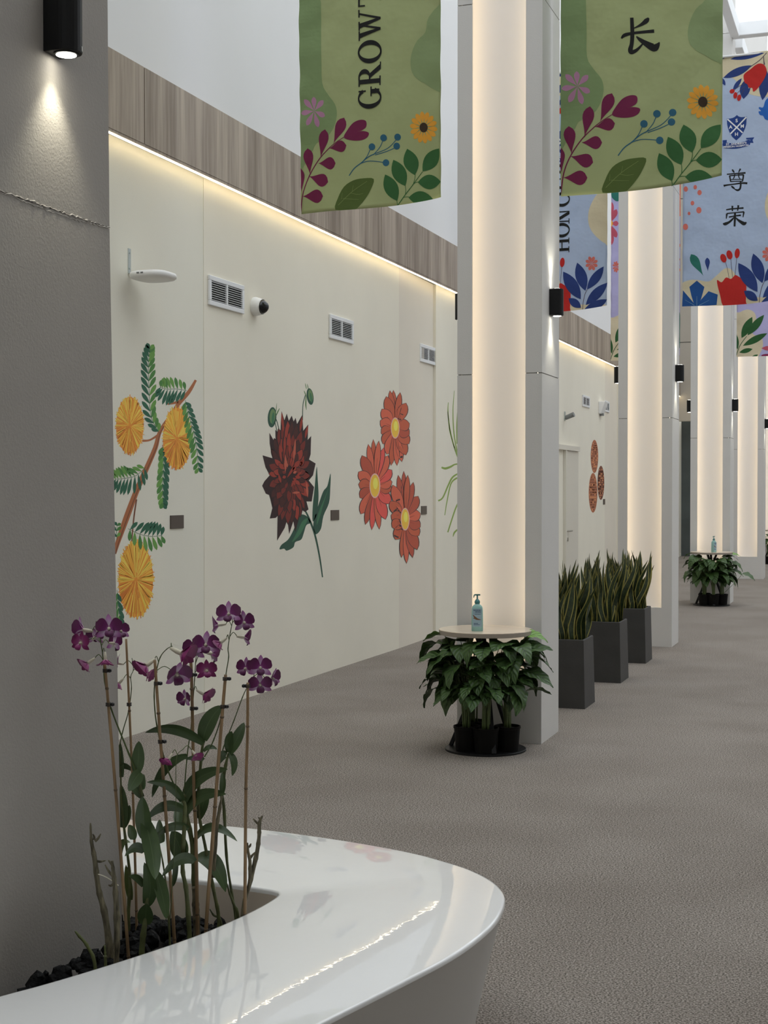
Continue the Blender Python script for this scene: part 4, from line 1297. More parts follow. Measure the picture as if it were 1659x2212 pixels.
    # crest: shield, white cross, ribbon
    P('crest', 'crest', Z, [(265, 1288), (320, 1286), (370, 1276), (415, 1255), (455, 1220), (495, 1250), (540, 1262), (590, 1262), (645, 1250), (635, 1400), (612, 1480), (580, 1550), (520, 1640), (445, 1706), (370, 1640), (315, 1550), (285, 1470), (268, 1390)])
    S('crest', 'pale', Z, [(275, 1298, 26), (565, 1560, 26)], smooth=False); S('crest', 'pale', Z, [(637, 1262, 26), (332, 1584, 26)], smooth=False)
    P('crest', 'crest', Z, [(185, 1705), (265, 1700), (265, 1738), (240, 1750), (185, 1745)])
    P('crest', 'crest', Z, [(630, 1660), (792, 1650), (757, 1702), (775, 1758), (712, 1755), (712, 1690), (640, 1690)])
    P('crest', 'crest', Z, smooth_closed([(190, 1742), (300, 1757), (450, 1757), (600, 1730), (700, 1690), (708, 1790), (600, 1835), (440, 1866), (310, 1862), (198, 1846)], 2))


def crest_text(b, src, root):
    Z = crop(1540, 110, 8.85)
    for ch, x, y in (('S', 452, 1332), ('A', 338, 1456), ('M', 560, 1438), ('H', 450, 1592)):
        q = src.loc(*Z(x, y)); text_on(b, root, ch, q[0], q[1], 0.048, 'pale', 'crest_letter')
    q = src.loc(*Z(445, 1775)); text_on(b, root, "ST. ANDREW'S", q[0], q[1], 0.026, 'pale', 'crest_motto', squash=1.2, bend=0.25)
    q = src.loc(*Z(445, 1822)); text_on(b, root, 'MISSION HOSPITAL', q[0], q[1], 0.026, 'pale', 'crest_motto', squash=1.15, bend=0.25)


A = Art()
blue_art(Pen(bz, A), Shifted(bh, bz, A))
pen = Pen(bz, A)
for q in ([(1390, 1266, 9), (1398, 1278, 13), (1406, 1290, 7)], [(1452, 1260, 12), (1444, 1275, 10), (1438, 1288, 5)], [(1351, 1303, 9), (1420, 1296, 9), (1490, 1291, 13)], [(1371, 1312, 12), (1375, 1335, 11), (1379, 1358, 10)], [(1370, 1314, 9), (1425, 1308, 8), (1476, 1305, 10)], [(1474, 1304, 12), (1472, 1330, 11), (1467, 1356, 10)],
          [(1377, 1357, 8), (1425, 1354, 7), (1469, 1354, 8)], [(1410, 1300, 8), (1406, 1322, 8), (1396, 1338, 5)], [(1440, 1300, 8), (1440, 1322, 8), (1450, 1338, 6)], [(1380, 1342, 6), (1425, 1340, 6), (1468, 1340, 6)], [(1327, 1390, 16), (1350, 1384, 11), (1420, 1374, 10), (1470, 1368, 13), (1504, 1370, 15)],
          [(1453, 1358, 12), (1454, 1385, 13), (1448, 1412, 14), (1430, 1422, 14), (1404, 1411, 5)], [(1384, 1390, 7), (1395, 1400, 14), (1408, 1410, 10)]):
    pen.stroke('written_character', 'black', T4, q)
T7 = crop(1440, 440, 7.575)
for q in ([(973, 98, 20), (1050, 84, 22), (1150, 74, 22), (1256, 66, 28)], [(1075, 32, 32), (1074, 70, 26), (1075, 118, 20)], [(1172, 22, 32), (1168, 60, 26), (1158, 112, 18)], [(985, 160, 32), (980, 200, 24), (976, 244, 14)], [(983, 158, 20), (1120, 142, 16), (1266, 128, 22)], [(1262, 130, 28), (1256, 170, 22), (1248, 216, 14)],
          [(1018, 216, 22), (1110, 198, 20), (1212, 184, 26)], [(1117, 138, 32), (1116, 220, 34), (1112, 300, 32), (1110, 370, 30)], [(1102, 212, 10), (1075, 250, 28), (1020, 300, 36), (955, 330, 50), (922, 322, 16)], [(1124, 216, 10), (1160, 255, 30), (1215, 296, 48), (1265, 322, 60), (1305, 300, 18)]):
    pen.stroke('written_character#2', 'black', T7, q)
rz = bz.build(A, 'blue grey cloth banner with two black Chinese characters, right of the third column', 'grey_blue')
crest_text(bz, bz, rz)
A = Art()
blue_art(Shifted(bz, bh, A), Pen(bh, A))
rh = bh.build(A, 'blue grey cloth banner lettered HONOUR, mostly hidden between the second and third columns', 'grey_blue')
crest_text(bh, bz, rh)
lettering(bh, rh, 'HONOUR', bh.loc(1230.5, 500)[0], 0.157, [bh.loc(1220, v)[1] for v in (546.5, 513.5, 484.5, 447.0)])

# lavender pair
br = Banner(PY(1591.5, 700, Y3).x, PY(1591.5, 700, Y3).x + 1.0, Y3, 3.1)
bl = Banner(PY(1319.5, 700, Y3).x, PY(1319.5, 700, Y3).x + 1.0, Y3, 5.2)


def lav_art(p, q):
    P, S, L = p.poly, p.stroke, p.petal
    P('background_shape', 'beige', T5, smooth_closed([(1400, 1380), (1400, 1060), (1450, 1020), (1510, 1000), (1562, 1030), (1572, 1110), (1545, 1180), (1610, 1210), (1622, 1270), (1600, 1330), (1560, 1380)], 4))
    S('green_branch', 'leafdark', T5, [(1422, 1348, 5), (1450, 1270, 5), (1500, 1200, 4)])
    for a in ((1462, 1214, 1542, 1056, 62), (1506, 1194, 1630, 1040, 56), (1472, 1272, 1654, 1178, 50), (1446, 1322, 1545, 1296, 34), (1432, 1300, 1420, 1180, 30), (1530, 1372, 1585, 1338, 24)):
        L('green_branch', 'leafdark', T5, *a)
    L('pink_flower', 'pinkred', T5, 1610, 1290, 1690, 1290, 34, 'round'); P('hot_pink_petal', 'hot', T5, ell(1660, 1346, 50, 14))
    for i in range(9):
        a = 2 * math.pi * i / 9
        q.petal('pink_bloom', 'pinkred', T5, 478, 355, 478 + 62 * math.cos(a), 355 + 165 * math.sin(a), 40, 'drop')
        q.petal('coral_flower', 'coral', T5, 522, 680, 522 + 26 * math.cos(a), 680 + 44 * math.sin(a), 14, 'drop')
    q.poly('pink_bloom', 'yellow', T5, ell(478, 355, 20, 26))
    q.poly('corner_leaf', 'teal', T5, smooth_closed([(470, 90), (540, 80), (560, 160), (530, 190), (490, 160)], 3))
    q.poly('orange_flower', 'orange', T5, smooth_closed([(985, 60), (1016, 70), (1020, 200), (1012, 290), (985, 300), (930, 260), (900, 160), (930, 80)], 3))
    for x, y, r in ((990, 520, 17), (995, 625, 9), (990, 672, 11), (996, 704, 12)):
        q.poly('coral_dot', 'coral', T5, ell(x, y, r * 0.8, r))
    q.poly('corner_leaf', 'teal', T5, smooth_closed([(960, 1200), (985, 1050), (1005, 1040), (1005, 1260), (985, 1290)], 3))
    S('pink_twig', 'hot', T5, [(1700, 1340, 4), (1680, 1240, 4), (1700, 1100, 3)])


A = Art(); lav_art(Pen(br, A), Shifted(bl, br, A))
br.build(A, 'lavender cloth banner with green leaves on beige, right of the fourth column', 'lavender')
A = Art(); lav_art(Shifted(br, bl, A), Pen(bl, A))
bl.build(A, 'lavender cloth banner with pink flowers, seen as slivers either side of the third column', 'lavender')

# ------------------------------------------------------------------ white planter bench around the nearest column
RIM = 0.45
outer = [(-1.139, 2.824), (-1.062, 3.10), (-1.001, 3.332), (-0.974, 3.52), (-0.970, 3.69), (-0.994, 3.86), (-1.036, 3.969), (-1.096, 4.056), (-1.175, 4.135), (-1.262, 4.193), (-1.40, 4.265), (-1.609, 4.33), (-1.817, 4.372), (-2.0, 4.395), (-2.223, 4.401), (-2.475, 4.375),
         (-2.85, 4.28), (-3.2, 4.08), (-3.42, 3.75), (-3.5, 3.3), (-3.45, 2.7), (-3.25, 2.1), (-2.9, 1.6), (-2.4, 1.35), (-1.95, 1.38), (-1.6, 1.65), (-1.38, 2.05), (-1.24, 2.45)]
inner = [(-1.891, 2.745), (-1.837, 2.85), (-1.769, 3.008), (-1.702, 3.188), (-1.66, 3.326), (-1.63, 3.482), (-1.617, 3.592), (-1.615, 3.677), (-1.624, 3.712), (-1.648, 3.729), (-1.70, 3.738), (-1.804, 3.75), (-1.976, 3.76), (-2.163, 3.765),
         (-2.5, 3.75), (-2.75, 3.68), (-2.85, 3.5), (-2.87, 3.2), (-2.82, 2.85), (-2.65, 2.5), (-2.35, 2.35), (-2.1, 2.42), (-1.97, 2.58)]


def resample(poly, n, c=(-2.25, 3.15)):
    """closed outline as n points by angle about c"""
    P = smooth_closed(poly, 6)
    P = [(math.atan2(y - c[1], x - c[0]), x, y) for x, y in P]
    P.sort()
    out = []
    for i in range(n):
        a = -math.pi + 2 * math.pi * i / n
        j = 0
        while j < len(P) and P[j][0] < a: j += 1
        a0, x0, y0 = P[j - 1] if j > 0 else (P[-1][0] - 2 * math.pi, P[-1][1], P[-1][2])
        a1, x1, y1 = P[j] if j < len(P) else (P[0][0] + 2 * math.pi, P[0][1], P[0][2])
        t = (a - a0) / ((a1 - a0) or 1)
        out.append((x0 + (x1 - x0) * t, y0 + (y1 - y0) * t))
    return out


def shrink(poly, d):
    n = len(poly)
    out = []
    for i in range(n):
        (ax, ay), (bx, by) = poly[i - 1], poly[(i + 1) % n]
        dx, dy = bx - ax, by - ay
        L = math.hypot(dx, dy) or 1
        out.append((poly[i][0] - dy / L * d, poly[i][1] + dx / L * d))
    return out


NP = 400
OUT, INN = resample(outer, NP), resample(inner, NP)
bench = thing('planter_bench', (-2.25, 3.15, 0), 'glossy white curved bench that holds an orchid bed around the nearest column', 'planter')


def ring_rows(levels):
    rows = []
    for poly, z in levels:
        rows.append([(x, y, z) for x, y in poly + poly[:1]])
    return rows


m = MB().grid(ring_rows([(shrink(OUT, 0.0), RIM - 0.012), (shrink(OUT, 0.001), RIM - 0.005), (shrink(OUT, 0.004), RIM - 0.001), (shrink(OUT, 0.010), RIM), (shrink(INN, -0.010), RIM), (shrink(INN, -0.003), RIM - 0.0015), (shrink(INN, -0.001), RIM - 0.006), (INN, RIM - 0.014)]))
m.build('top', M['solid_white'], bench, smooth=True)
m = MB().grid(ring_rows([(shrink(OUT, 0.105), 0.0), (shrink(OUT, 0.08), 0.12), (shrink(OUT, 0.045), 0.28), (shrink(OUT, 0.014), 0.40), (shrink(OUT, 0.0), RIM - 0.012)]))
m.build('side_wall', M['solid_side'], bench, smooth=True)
m = MB().grid(ring_rows([(INN, RIM - 0.014), (shrink(INN, -0.002), 0.36), (shrink(INN, -0.004), 0.24)]))
m.build('inner_liner', M['liner'], bench, smooth=True)
bed = MB()
PL = shrink(INN, -0.002)
bed.add([(x, y, 0.30) for x, y in PL], [list(range(NP))])
bed_o = bed.build('potting_mix', M['soil'], bench)


def in_bed(x, y, mgn=0.03):
    if x < PX1 + mgn and y < yb(0.4) + mgn and x > PX0 - mgn: return False
    return inside((x, y), shrink(INN, mgn))


random.seed(21)
cb = thing('charcoal_bed', (-1.85, 3.3, 0.30), 'heap of black charcoal chunks around the orchid roots in the white bench', 'charcoal')


def heap(x, y): return 0.31 + 0.075 * math.exp(-((x + 1.86) ** 2 / 0.03 + (y - 3.35) ** 2 / 0.12)) + 0.05 * math.exp(-((x + 1.93) ** 2 / 0.02 + (y - 2.95) ** 2 / 0.08))


def rock(P, r):
    m = MB()
    rows = []
    sx, sy, sz = (random.uniform(0.6, 1.3) for _ in range(3))
    for i in range(5):
        th = math.pi * i / 4
        row = []
        for k in range(8):
            if k == 7: row.append(row[0]); continue
            w = 2 * math.pi * k / 7
            q = r * random.uniform(0.7, 1.15) if 0 < i < 4 else r
            row.append(Vector((math.sin(th) * math.cos(w) * q * sx, math.sin(th) * math.sin(w) * q * sy, math.cos(th) * q * sz)) + P)
        rows.append(row)
    m.grid(rows)
    return m


cnt = 0
while cnt < 150:
    x, y = random.uniform(-2.3, -1.6), random.uniform(2.6, 3.75)
    r = random.uniform(0.014, 0.032)
    if not in_bed(x, y, r + 0.012): continue
    rock(Vector((x, y, heap(x, y) + random.uniform(-0.01, 0.012))), r).build('charcoal_chunk', M['charcoal'], cb)
    cnt += 1

# ------------------------------------------------------------------ orchids in the bench, with their stakes
CA, CB = crop(100, 1280, 3.072), crop(100, 1700, 3.072)


def PP(T, x, y, d): return PD(*T(x, y), d)


def path3(spec, d, d_end=None, root=True):
    """spec: list of (crop, x, y); depth runs from d to d_end"""
    n = len(spec)
    pts = [PP(T, x, y, d + ((d_end or d) - d) * i / max(1, n - 1)) for i, (T, x, y) in enumerate(spec)]
    return pts


def down_to_bed(p, z=0.285):
    return Vector((p.x, p.y, z))


def smooth3(pts, n=6):
    P = [pts[0]] + list(pts) + [pts[-1]]
    out = []
    for i in range(1, len(P) - 2):
        p0, p1, p2, p3 = P[i - 1], P[i], P[i + 1], P[i + 2]
        for j in range(n):
            t = j / n
            out.append(0.5 * (2 * p1 + (p2 - p0) * t + (2 * p0 - 5 * p1 + 4 * p2 - p3) * t * t + (3 * p1 - p0 - 3 * p2 + p3) * t ** 3))
    out.append(pts[-1])
    return out


LANCE = lambda t: min(1.0, math.sin(math.pi * min(1, 0.08 + 0.92 * t) ** 0.85) ** 0.62 if t < 0.999 else 0)
OVAL = lambda t: math.sin(math.pi * (0.06 + 0.93 * t)) ** 0.55 if t < 0.999 else 0


def oleaf(root, T, b, mid, tip, w, d, dt=0.0, roll=0.35, young=False, fold=0.16):
    px = 1 / 3.072 * d / F
    p0, p1, p2 = PP(T, *b, d), PP(T, *mid, d + dt * 0.4), PP(T, *tip, d + dt)
    v = (p2 - p0).normalized()
    view = ((p0 + p2) / 2 - EYE).normalized()
    s_img = v.cross(view).normalized()
    side = s_img * math.cos(roll) + view * math.sin(roll)
    MB().leaf(p0, p1, p2, w * px / max(0.5, math.cos(roll)) * 0.97, LANCE, side, fold=fold, nl=14, nc=6).build('leaf', M['orchid_leaf_young' if young else 'orchid_leaf'], root, smooth=True)


def cane(root, spec, d, widths, m, name='cane', d_end=None, to_bed=True, joints=True):
    pts = path3(spec, d, d_end)
    px = 1 / 3.072 * d / F
    rad = [w * px / 2 for w in widths]
    if to_bed:
        pts = [down_to_bed(pts[0])] + pts
        rad = [rad[0]] + rad
    sp = smooth3(pts, 7)
    rr = []
    for i in range(len(sp)):
        t = i / (len(sp) - 1) * (len(rad) - 1)
        j = min(int(t), len(rad) - 2)
        r = rad[j] + (rad[j + 1] - rad[j]) * (t - j)
        if joints: r *= 1.0 + (0.16 if i % 5 == 0 else -0.05 if i % 5 in (2, 3) else 0.0)
        rr.append(r)
    MB().tube(sp, rr, 9).build(name, m, root, smooth=True)


def flower(root, T, x, y, d, size, face, upd=(0, 0, 1), spread=80, red=False, roll=0.0):
    """dendrobium flower: three pale sepals, two broad dark petals, a lip; face = direction it looks"""
    P = PP(T, x, y, d)
    r = size * (1.45 if spread < 58 else 1.14) / 3.072 * d / F * 0.5
    Z = Vector(face).normalized()
    up = Vector(upd)
    X = up.cross(Z)
    X = X.normalized() if X.length > 1e-4 else RT.copy()
    Yv = Z.cross(X)
    if roll:
        X, Yv = X * math.cos(roll) + Yv * math.sin(roll), Yv * math.cos(roll) - X * math.sin(roll)
    fo = MB()
    fo.tube([P - Z * r * 0.55, P - Z * r * 0.2, P + Z * r * 0.15, P + Z * r * 0.28], [r * 0.07, r * 0.13, r * 0.12, r * 0.04], 8)
    f = fo.build('flower', M['column_flower'], root, smooth=True)
    sa = R(spread)

    def dirn(a, s=sa): return (X * math.cos(R(a)) + Yv * math.sin(R(a))) * math.sin(s) + Z * math.cos(s)
    pm = M['petal_red'] if red else M['petal']
    sm_ = M['petal_red'] if red else M['sepal']

    def piece(nm, a, L, w, mt, fold, curl, s=sa, prof=OVAL):
        D = dirn(a, s)
        S = D.cross(Z)
        S = S.normalized() if S.length > 1e-4 else X
        b = P + D * r * 0.08
        tip = P + D * r * L - Z * r * curl
        midp = (b + tip) * 0.5 + Z * r * curl * 0.55
        MB().leaf(b, midp, tip, w * r, prof, S, fold=fold, nl=7, nc=4).build(nm, mt, f, smooth=True)
    j = lambda k: random.uniform(-k, k)
    for a in (90, 208, 332):
        piece('sepal', a + j(6), 1.0, 0.46, sm_, 0.12, 0.14 + j(0.06), sa + j(0.08), lambda t: math.sin(math.pi * (0.12 + 0.87 * t)) ** 0.8 if t < 0.999 else 0)
    for a in (152, 28):
        piece('petal', a + j(6), 1.0, 0.92, pm, -0.06, 0.10 + j(0.08), sa * 0.96 + j(0.06), lambda t: (math.sin(math.pi * (t ** 1.5 * 0.94 + 0.05)) ** 0.6) if t < 0.999 else 0)
    piece('lip', 270, 0.80, 0.62, M['lip'] if not red else pm, -0.35, 0.25, R(min(spread, 48)), lambda t: (math.sin(math.pi * (t ** 1.3 * 0.93 + 0.06)) ** 0.6) if t < 0.999 else 0)
    return P - Z * r * 0.5


def pedicels(root, spike_pts, ends, r=0.0011):
    m = MB()
    for e in ends:
        b = min(spike_pts, key=lambda q: (q - e).length + max(0, q.z - e.z) * 0.4)
        mid = (b + e) / 2 + Vector((0, 0, 0.012))
        m.tube(smooth3([b, mid, e], 5), r, 6)
    if m.f: m.build('pedicel', M['petiole'], root, smooth=True)


def spike(root, spec, d, w0=8, w1=4, d_end=None):
    pts = smooth3(path3(spec, d, d_end), 6)
    px = 1 / 3.072 * d / F
    n = len(pts)
    rr = [(w0 + (w1 - w0) * i / (n - 1)) * px / 2 * (1.22 if i % 6 == 0 else 1) for i in range(n)]
    MB().tube(pts, rr, 7).build('flower_spike', M['stem'], root, smooth=True)
    return pts


def face_dir(dx, dz, toward=1.0):
    """dx: to the right in the photo, dz: up, toward: to the camera"""
    return RT * dx + Vector((0, 0, 1)) * dz - Vector((FW.x, FW.y, 0)) * toward


def stake(spec, d, label, w=19, clips=(), d_end=None):
    pts = path3(spec, d, d_end)
    base = down_to_bed(pts[-1])
    root = thing('bamboo_stake', base, label, 'plant stake', 'bamboo stakes in the orchid bed')
    px = 1 / 3.072 * d / F
    pts = [base] + pts[::-1]
    sp = smooth3(pts, 6)
    MB().tube(sp, [w * px / 2 * (1.08 - 0.25 * i / (len(sp) - 1)) for i in range(len(sp))], 10).build('cane', M['stake'], root, smooth=True)
    n = len(sp)
    for k in (int(n * 0.25), int(n * 0.5), int(n * 0.78)):
        t = (sp[k + 1] - sp[k]).normalized()
        MB().tube([sp[k] - t * 0.003, sp[k], sp[k] + t * 0.003], [w * px / 2 * 0.98, w * px / 2 * 1.25, w * px / 2 * 0.98], 10).build('node', M['stake_node'], root, smooth=True)
    for T, x, y, sg in clips:
        c = PP(T, x, y, d)
        q = min(sp, key=lambda s_: abs(s_.z - c.z))
        q2 = Vector((q.x, q.y, c.z))
        # interpolate the cane centre at that height
        for a_, b_ in zip(sp, sp[1:]):
            if (a_.z - c.z) * (b_.z - c.z) <= 0 and abs(b_.z - a_.z) > 1e-6:
                q2 = a_ + (b_ - a_) * ((c.z - a_.z) / (b_.z - a_.z)); break
        m = MB()
        for dz in (-0.0035, 0.0, 0.0035):
            ring = [q2 + Vector((0, 0, dz)) + (RT * math.cos(2 * math.pi * k / 14) + Vector((FW.x, FW.y, 0)) * math.sin(2 * math.pi * k / 14)) * 0.0066 for k in range(15)]
            m.tube(ring, 0.0011, 6)
        k0 = q2 + RT * sg * 0.0115
        m.tube([k0 - RT * sg * 0.006, k0 - RT * sg * 0.004, k0, k0 + RT * sg * 0.0045], [0.0025, 0.0045, 0.0054, 0.0034], 10)
        m.build('clip', M['clip'], root, smooth=True)
    return sp


random.seed(5)
stake([(CA, 388, 470), (CA, 408, 700), (CA, 460, 1310), (CB, 545, 1125)], 3.66, 'leftmost bamboo stake, leaning left in front of the grey column', 22, [(CA, 400, 518, 1), (CA, 420, 742, 1)])
stake([(CA, 530, 308), (CA, 556, 880), (CA, 575, 1330), (CB, 598, 820)], 4.02, 'tall bamboo stake just right of the grey column edge, with a bare top', 18, [(CA, 550, 742, -0.3)])
stake([(CA, 720, 448), (CA, 750, 880), (CA, 785, 1350), (CB, 850, 1010)], 3.76, 'bamboo stake third from the left, with two clips below the drooping flowers', 23, [(CA, 735, 603, 1), (CA, 760, 989, 1)])
stake([(CA, 955, 360), (CA, 966, 640), (CA, 980, 1300), (CB, 992, 300), (CB, 1003, 935)], 3.88, 'dark bamboo stake in the middle of the orchids, rising through the flowers', 24, [(CA, 968, 546, 1), (CA, 972, 769, 1)])
stake([(CA, 1190, 545), (CA, 1160, 900), (CA, 1120, 1420), (CB, 1060, 945)], 3.83, 'bamboo stake under the highest flower spray, leaning right', 25, [(CA, 1188, 572, 1), (CA, 1170, 757, 1)])
stake([(CA, 1337, 598), (CA, 1335, 950), (CA, 1325, 1300), (CB, 1318, 845)], 3.86, 'rightmost bamboo stake, straight and bare, over the bench corner', 22, [(CA, 1334, 620, -1)])


def orchid(d, base_spec, label):
    p = PP(*base_spec, d)
    return thing('orchid', down_to_bed(p), label, 'orchid', 'purple orchids in the white bench')


# plant 1, by the leftmost stake
d = 3.68
o = orchid(d, (CB, 635, 1080), 'orchid with a dense purple flower cluster in front of the grey column')
cane(o, [(CB, 635, 1085), (CB, 660, 850), (CB, 680, 620), (CB, 655, 330), (CA, 630, 1330), (CA, 605, 1195)], d, [42, 34, 26, 24, 22, 16], M['green_cane'])
sp = spike(o, [(CA, 600, 1195), (CA, 550, 1075), (CA, 430, 770), (CA, 388, 590), (CA, 380, 470), (CA, 362, 330), (CA, 330, 190)], d, 13, 5, d - 0.02)
ends = [flower(o, CA, 415, 240, d - 0.05, 175, face_dir(0.25, 0.15)), flower(o, CA, 492, 258, d - 0.03, 130, face_dir(0.8, 0.2, 0.8)), flower(o, CA, 252, 250, d, 150, face_dir(-1, 0.1, -0.15), spread=56), flower(o, CA, 232, 335, d - 0.03, 145, face_dir(-0.5, 0.1, 1), red=True),
        flower(o, CA, 318, 300, d + 0.04, 120, face_dir(0.1, 0.3, -1)), flower(o, CA, 448, 338, d + 0.02, 140, face_dir(0.7, -0.2, -0.8)), flower(o, CA, 282, 465, d - 0.01, 130, face_dir(-0.8, -0.6, 0.4), spread=50, red=True), flower(o, CA, 392, 440, d - 0.04, 120, face_dir(0.1, -1, 0.3), spread=52, red=True)]
pedicels(o, sp, ends)
for a in (((600, 1195), (612, 1090), (615, 985), 88, 0, 0.3), ((625, 1190), (585, 1245), (545, 1318), 88, -0.05, 0.4), ((640, 1310), (632, 1260), (648, 1205), 60, 0.03, 0.3), ((640, 1360), (590, 1290), (560, 1240), 60, 0.04, 0.4)):
    oleaf(o, CA, *a[:4], d, a[4], a[5])
for a in (((655, 340), (645, 200), (640, 62), 108, -0.03, 0.35), ((655, 225), (700, 420), (722, 615), 118, -0.07, 0.3), ((665, 780), (690, 650), (650, 500), 96, -0.04, 0.3), ((650, 430), (585, 400), (520, 460), 62, -0.05, 0.5), ((725, 570), (770, 720), (797, 878), 90, -0.02, 0.35),
          ((645, 660), (600, 600), (545, 592), 45, -0.04, 0.6), ((575, 350), (570, 300), (545, 252), 64, 0.02, 0.3), ((655, 910), (660, 840), (668, 775), 108, -0.03, 0.2)):
    oleaf(o, CB, *a[:4], d, a[4], a[5])

# plant 2, behind the column edge
d = 4.04
o = orchid(d, (CB, 560, 830), 'orchid mostly hidden behind the grey column edge, with a thin bare spike')
cane(o, [(CB, 545, 840), (CB, 555, 600), (CB, 520, 300), (CA, 500, 1400), (CA, 490, 1050)], d, [26, 20, 18, 14, 10], M['green_cane'])
sp = spike(o, [(CA, 470, 1100), (CA, 505, 930), (CA, 545, 790), (CA, 565, 640), (CA, 560, 560), (CA, 578, 510), (CA, 568, 435)], d, 8, 4)
ends = [flower(o, CA, 478, 470, d + 0.01, 120, face_dir(-0.9, 0.2, 0.2), red=False), flower(o, CA, 488, 598, d, 100, face_dir(-0.6, -0.7, 0.3), spread=50, red=True), flower(o, CA, 668, 540, d - 0.01, 110, face_dir(0.8, -0.3, 0.3), spread=50, red=True)]
pedicels(o, sp, ends)
for a in (((500, 1225), (492, 1110), (492, 995), 50, 0, 0.4), ((565, 1175), (510, 1150), (475, 1195), 42, 0, 0.5), ((505, 1560), (512, 1420), (495, 1270), 70, 0, 0.3), ((512, 1560), (540, 1480), (552, 1410), 50, 0, 0.3)):
    oleaf(o, CA, *a[:4], d, a[4], a[5])
oleaf(o, CB, (560, 750), (545, 640), (528, 515), 50, d, 0, 0.3, True)
oleaf(o, CB, (490, 480), (500, 380), (560, 370), 50, d, 0, 0.4, True)

# plant 3, drooping red-purple flowers
d = 3.78
o = orchid(d, (CB, 945, 980), 'orchid with an arching spike of drooping magenta flowers, left of the dark middle stake')
cane(o, [(CB, 950, 985), (CB, 930, 690), (CB, 905, 540), (CB, 915, 280), (CB, 920, 130), (CA, 905, 1380)], d, [34, 30, 28, 30, 26, 18], M['green_cane'])
sp = spike(o, [(CA, 875, 1330), (CA, 800, 1160), (CA, 735, 890), (CA, 716, 690), (CA, 728, 540), (CA, 756, 430), (CA, 800, 375), (CA, 838, 355)], d, 11, 5)
ends = [flower(o, CA, 672, 480, d - 0.01, 165, face_dir(-0.75, -0.6, 0.5), spread=46, red=True), flower(o, CA, 888, 400, d - 0.02, 190, face_dir(0.95, -0.4, 0.3), spread=46, red=True), flower(o, CA, 862, 540, d - 0.04, 205, face_dir(0.6, -0.25, 0.9), spread=62)]
pedicels(o, sp, ends)
for a in (((905, 1385), (815, 1280), (665, 1258), 62, -0.05, 0.6), ((915, 1445), (785, 1415), (665, 1508), 72, -0.03, 0.55), ((935, 1080), (790, 1165), (702, 1362), 66, 0.05, 0.45)):
    oleaf(o, CA, *a[:4], d, a[4], a[5])
for a in (((945, 275), (830, 262), (718, 335), 58, -0.03, 0.6), ((985, 495), (880, 480), (765, 598), 72, -0.06, 0.55), ((895, 475), (878, 380), (828, 295), 125, 0.03, 0.3), ((865, 500), (850, 600), (838, 662), 38, 0.02, 0.3), ((770, 370), (755, 300), (750, 215), 62, 0.04, 0.3)):
    oleaf(o, CB, *a[:4], d, a[4], a[5])

# plant 4, middle
d = 3.9
o = orchid(d, (CB, 995, 940), 'orchid with broad purple and white flowers around the dark middle stake')
cane(o, [(CB, 998, 940), (CB, 985, 650), (CB, 972, 400), (CB, 935, 200), (CB, 912, 60), (CA, 930, 1360)], d, [46, 40, 34, 30, 22, 16], M['green_cane'])
cane(o, [(CB, 1000, 935), (CB, 992, 800), (CB, 988, 660)], d - 0.012, [50, 46, 40], M['dry_cane'], 'dry_sheath')
sp = spike(o, [(CA, 910, 1390), (CA, 935, 1080), (CA, 962, 880), (CA, 985, 560), (CA, 990, 470)], d, 9, 5)
ends = [flower(o, CA, 985, 380, d - 0.04, 165, face_dir(-0.35, 0.1, 1)), flower(o, CA, 1058, 350, d - 0.05, 175, face_dir(0.1, 0.25, 1)), flower(o, CA, 1092, 405, d + 0.01, 130, face_dir(0.9, -0.3, -0.3), spread=56), flower(o, CA, 1062, 520, d - 0.03, 140, face_dir(0.4, 0.2, 1), red=True), flower(o, CA, 925, 705, d - 0.05, 130, face_dir(-0.6, 0, 0.9), spread=66), flower(o, CA, 1040, 672, d - 0.03, 130, face_dir(0.9, -0.45, 0.3), spread=50, red=True)]
pedicels(o, sp, ends)
for a in (((920, 1385), (1010, 1235), (1205, 1172), 92, -0.05, 0.45), ((925, 1475), (1020, 1355), (1195, 1338), 86, -0.06, 0.45), ((1010, 1500), (1045, 1390), (1060, 1296), 76, 0.04, 0.35)):
    oleaf(o, CA, *a[:4], d, a[4], a[5])
for a in (((975, 375), (1100, 270), (1268, 362), 62, -0.04, 0.6), ((1000, 470), (1110, 510), (1190, 698), 118, -0.05, 0.35), ((880, 250), (880, 170), (900, 80), 66, 0.05, 0.3)):
    oleaf(o, CB, *a[:4], d, a[4], a[5])

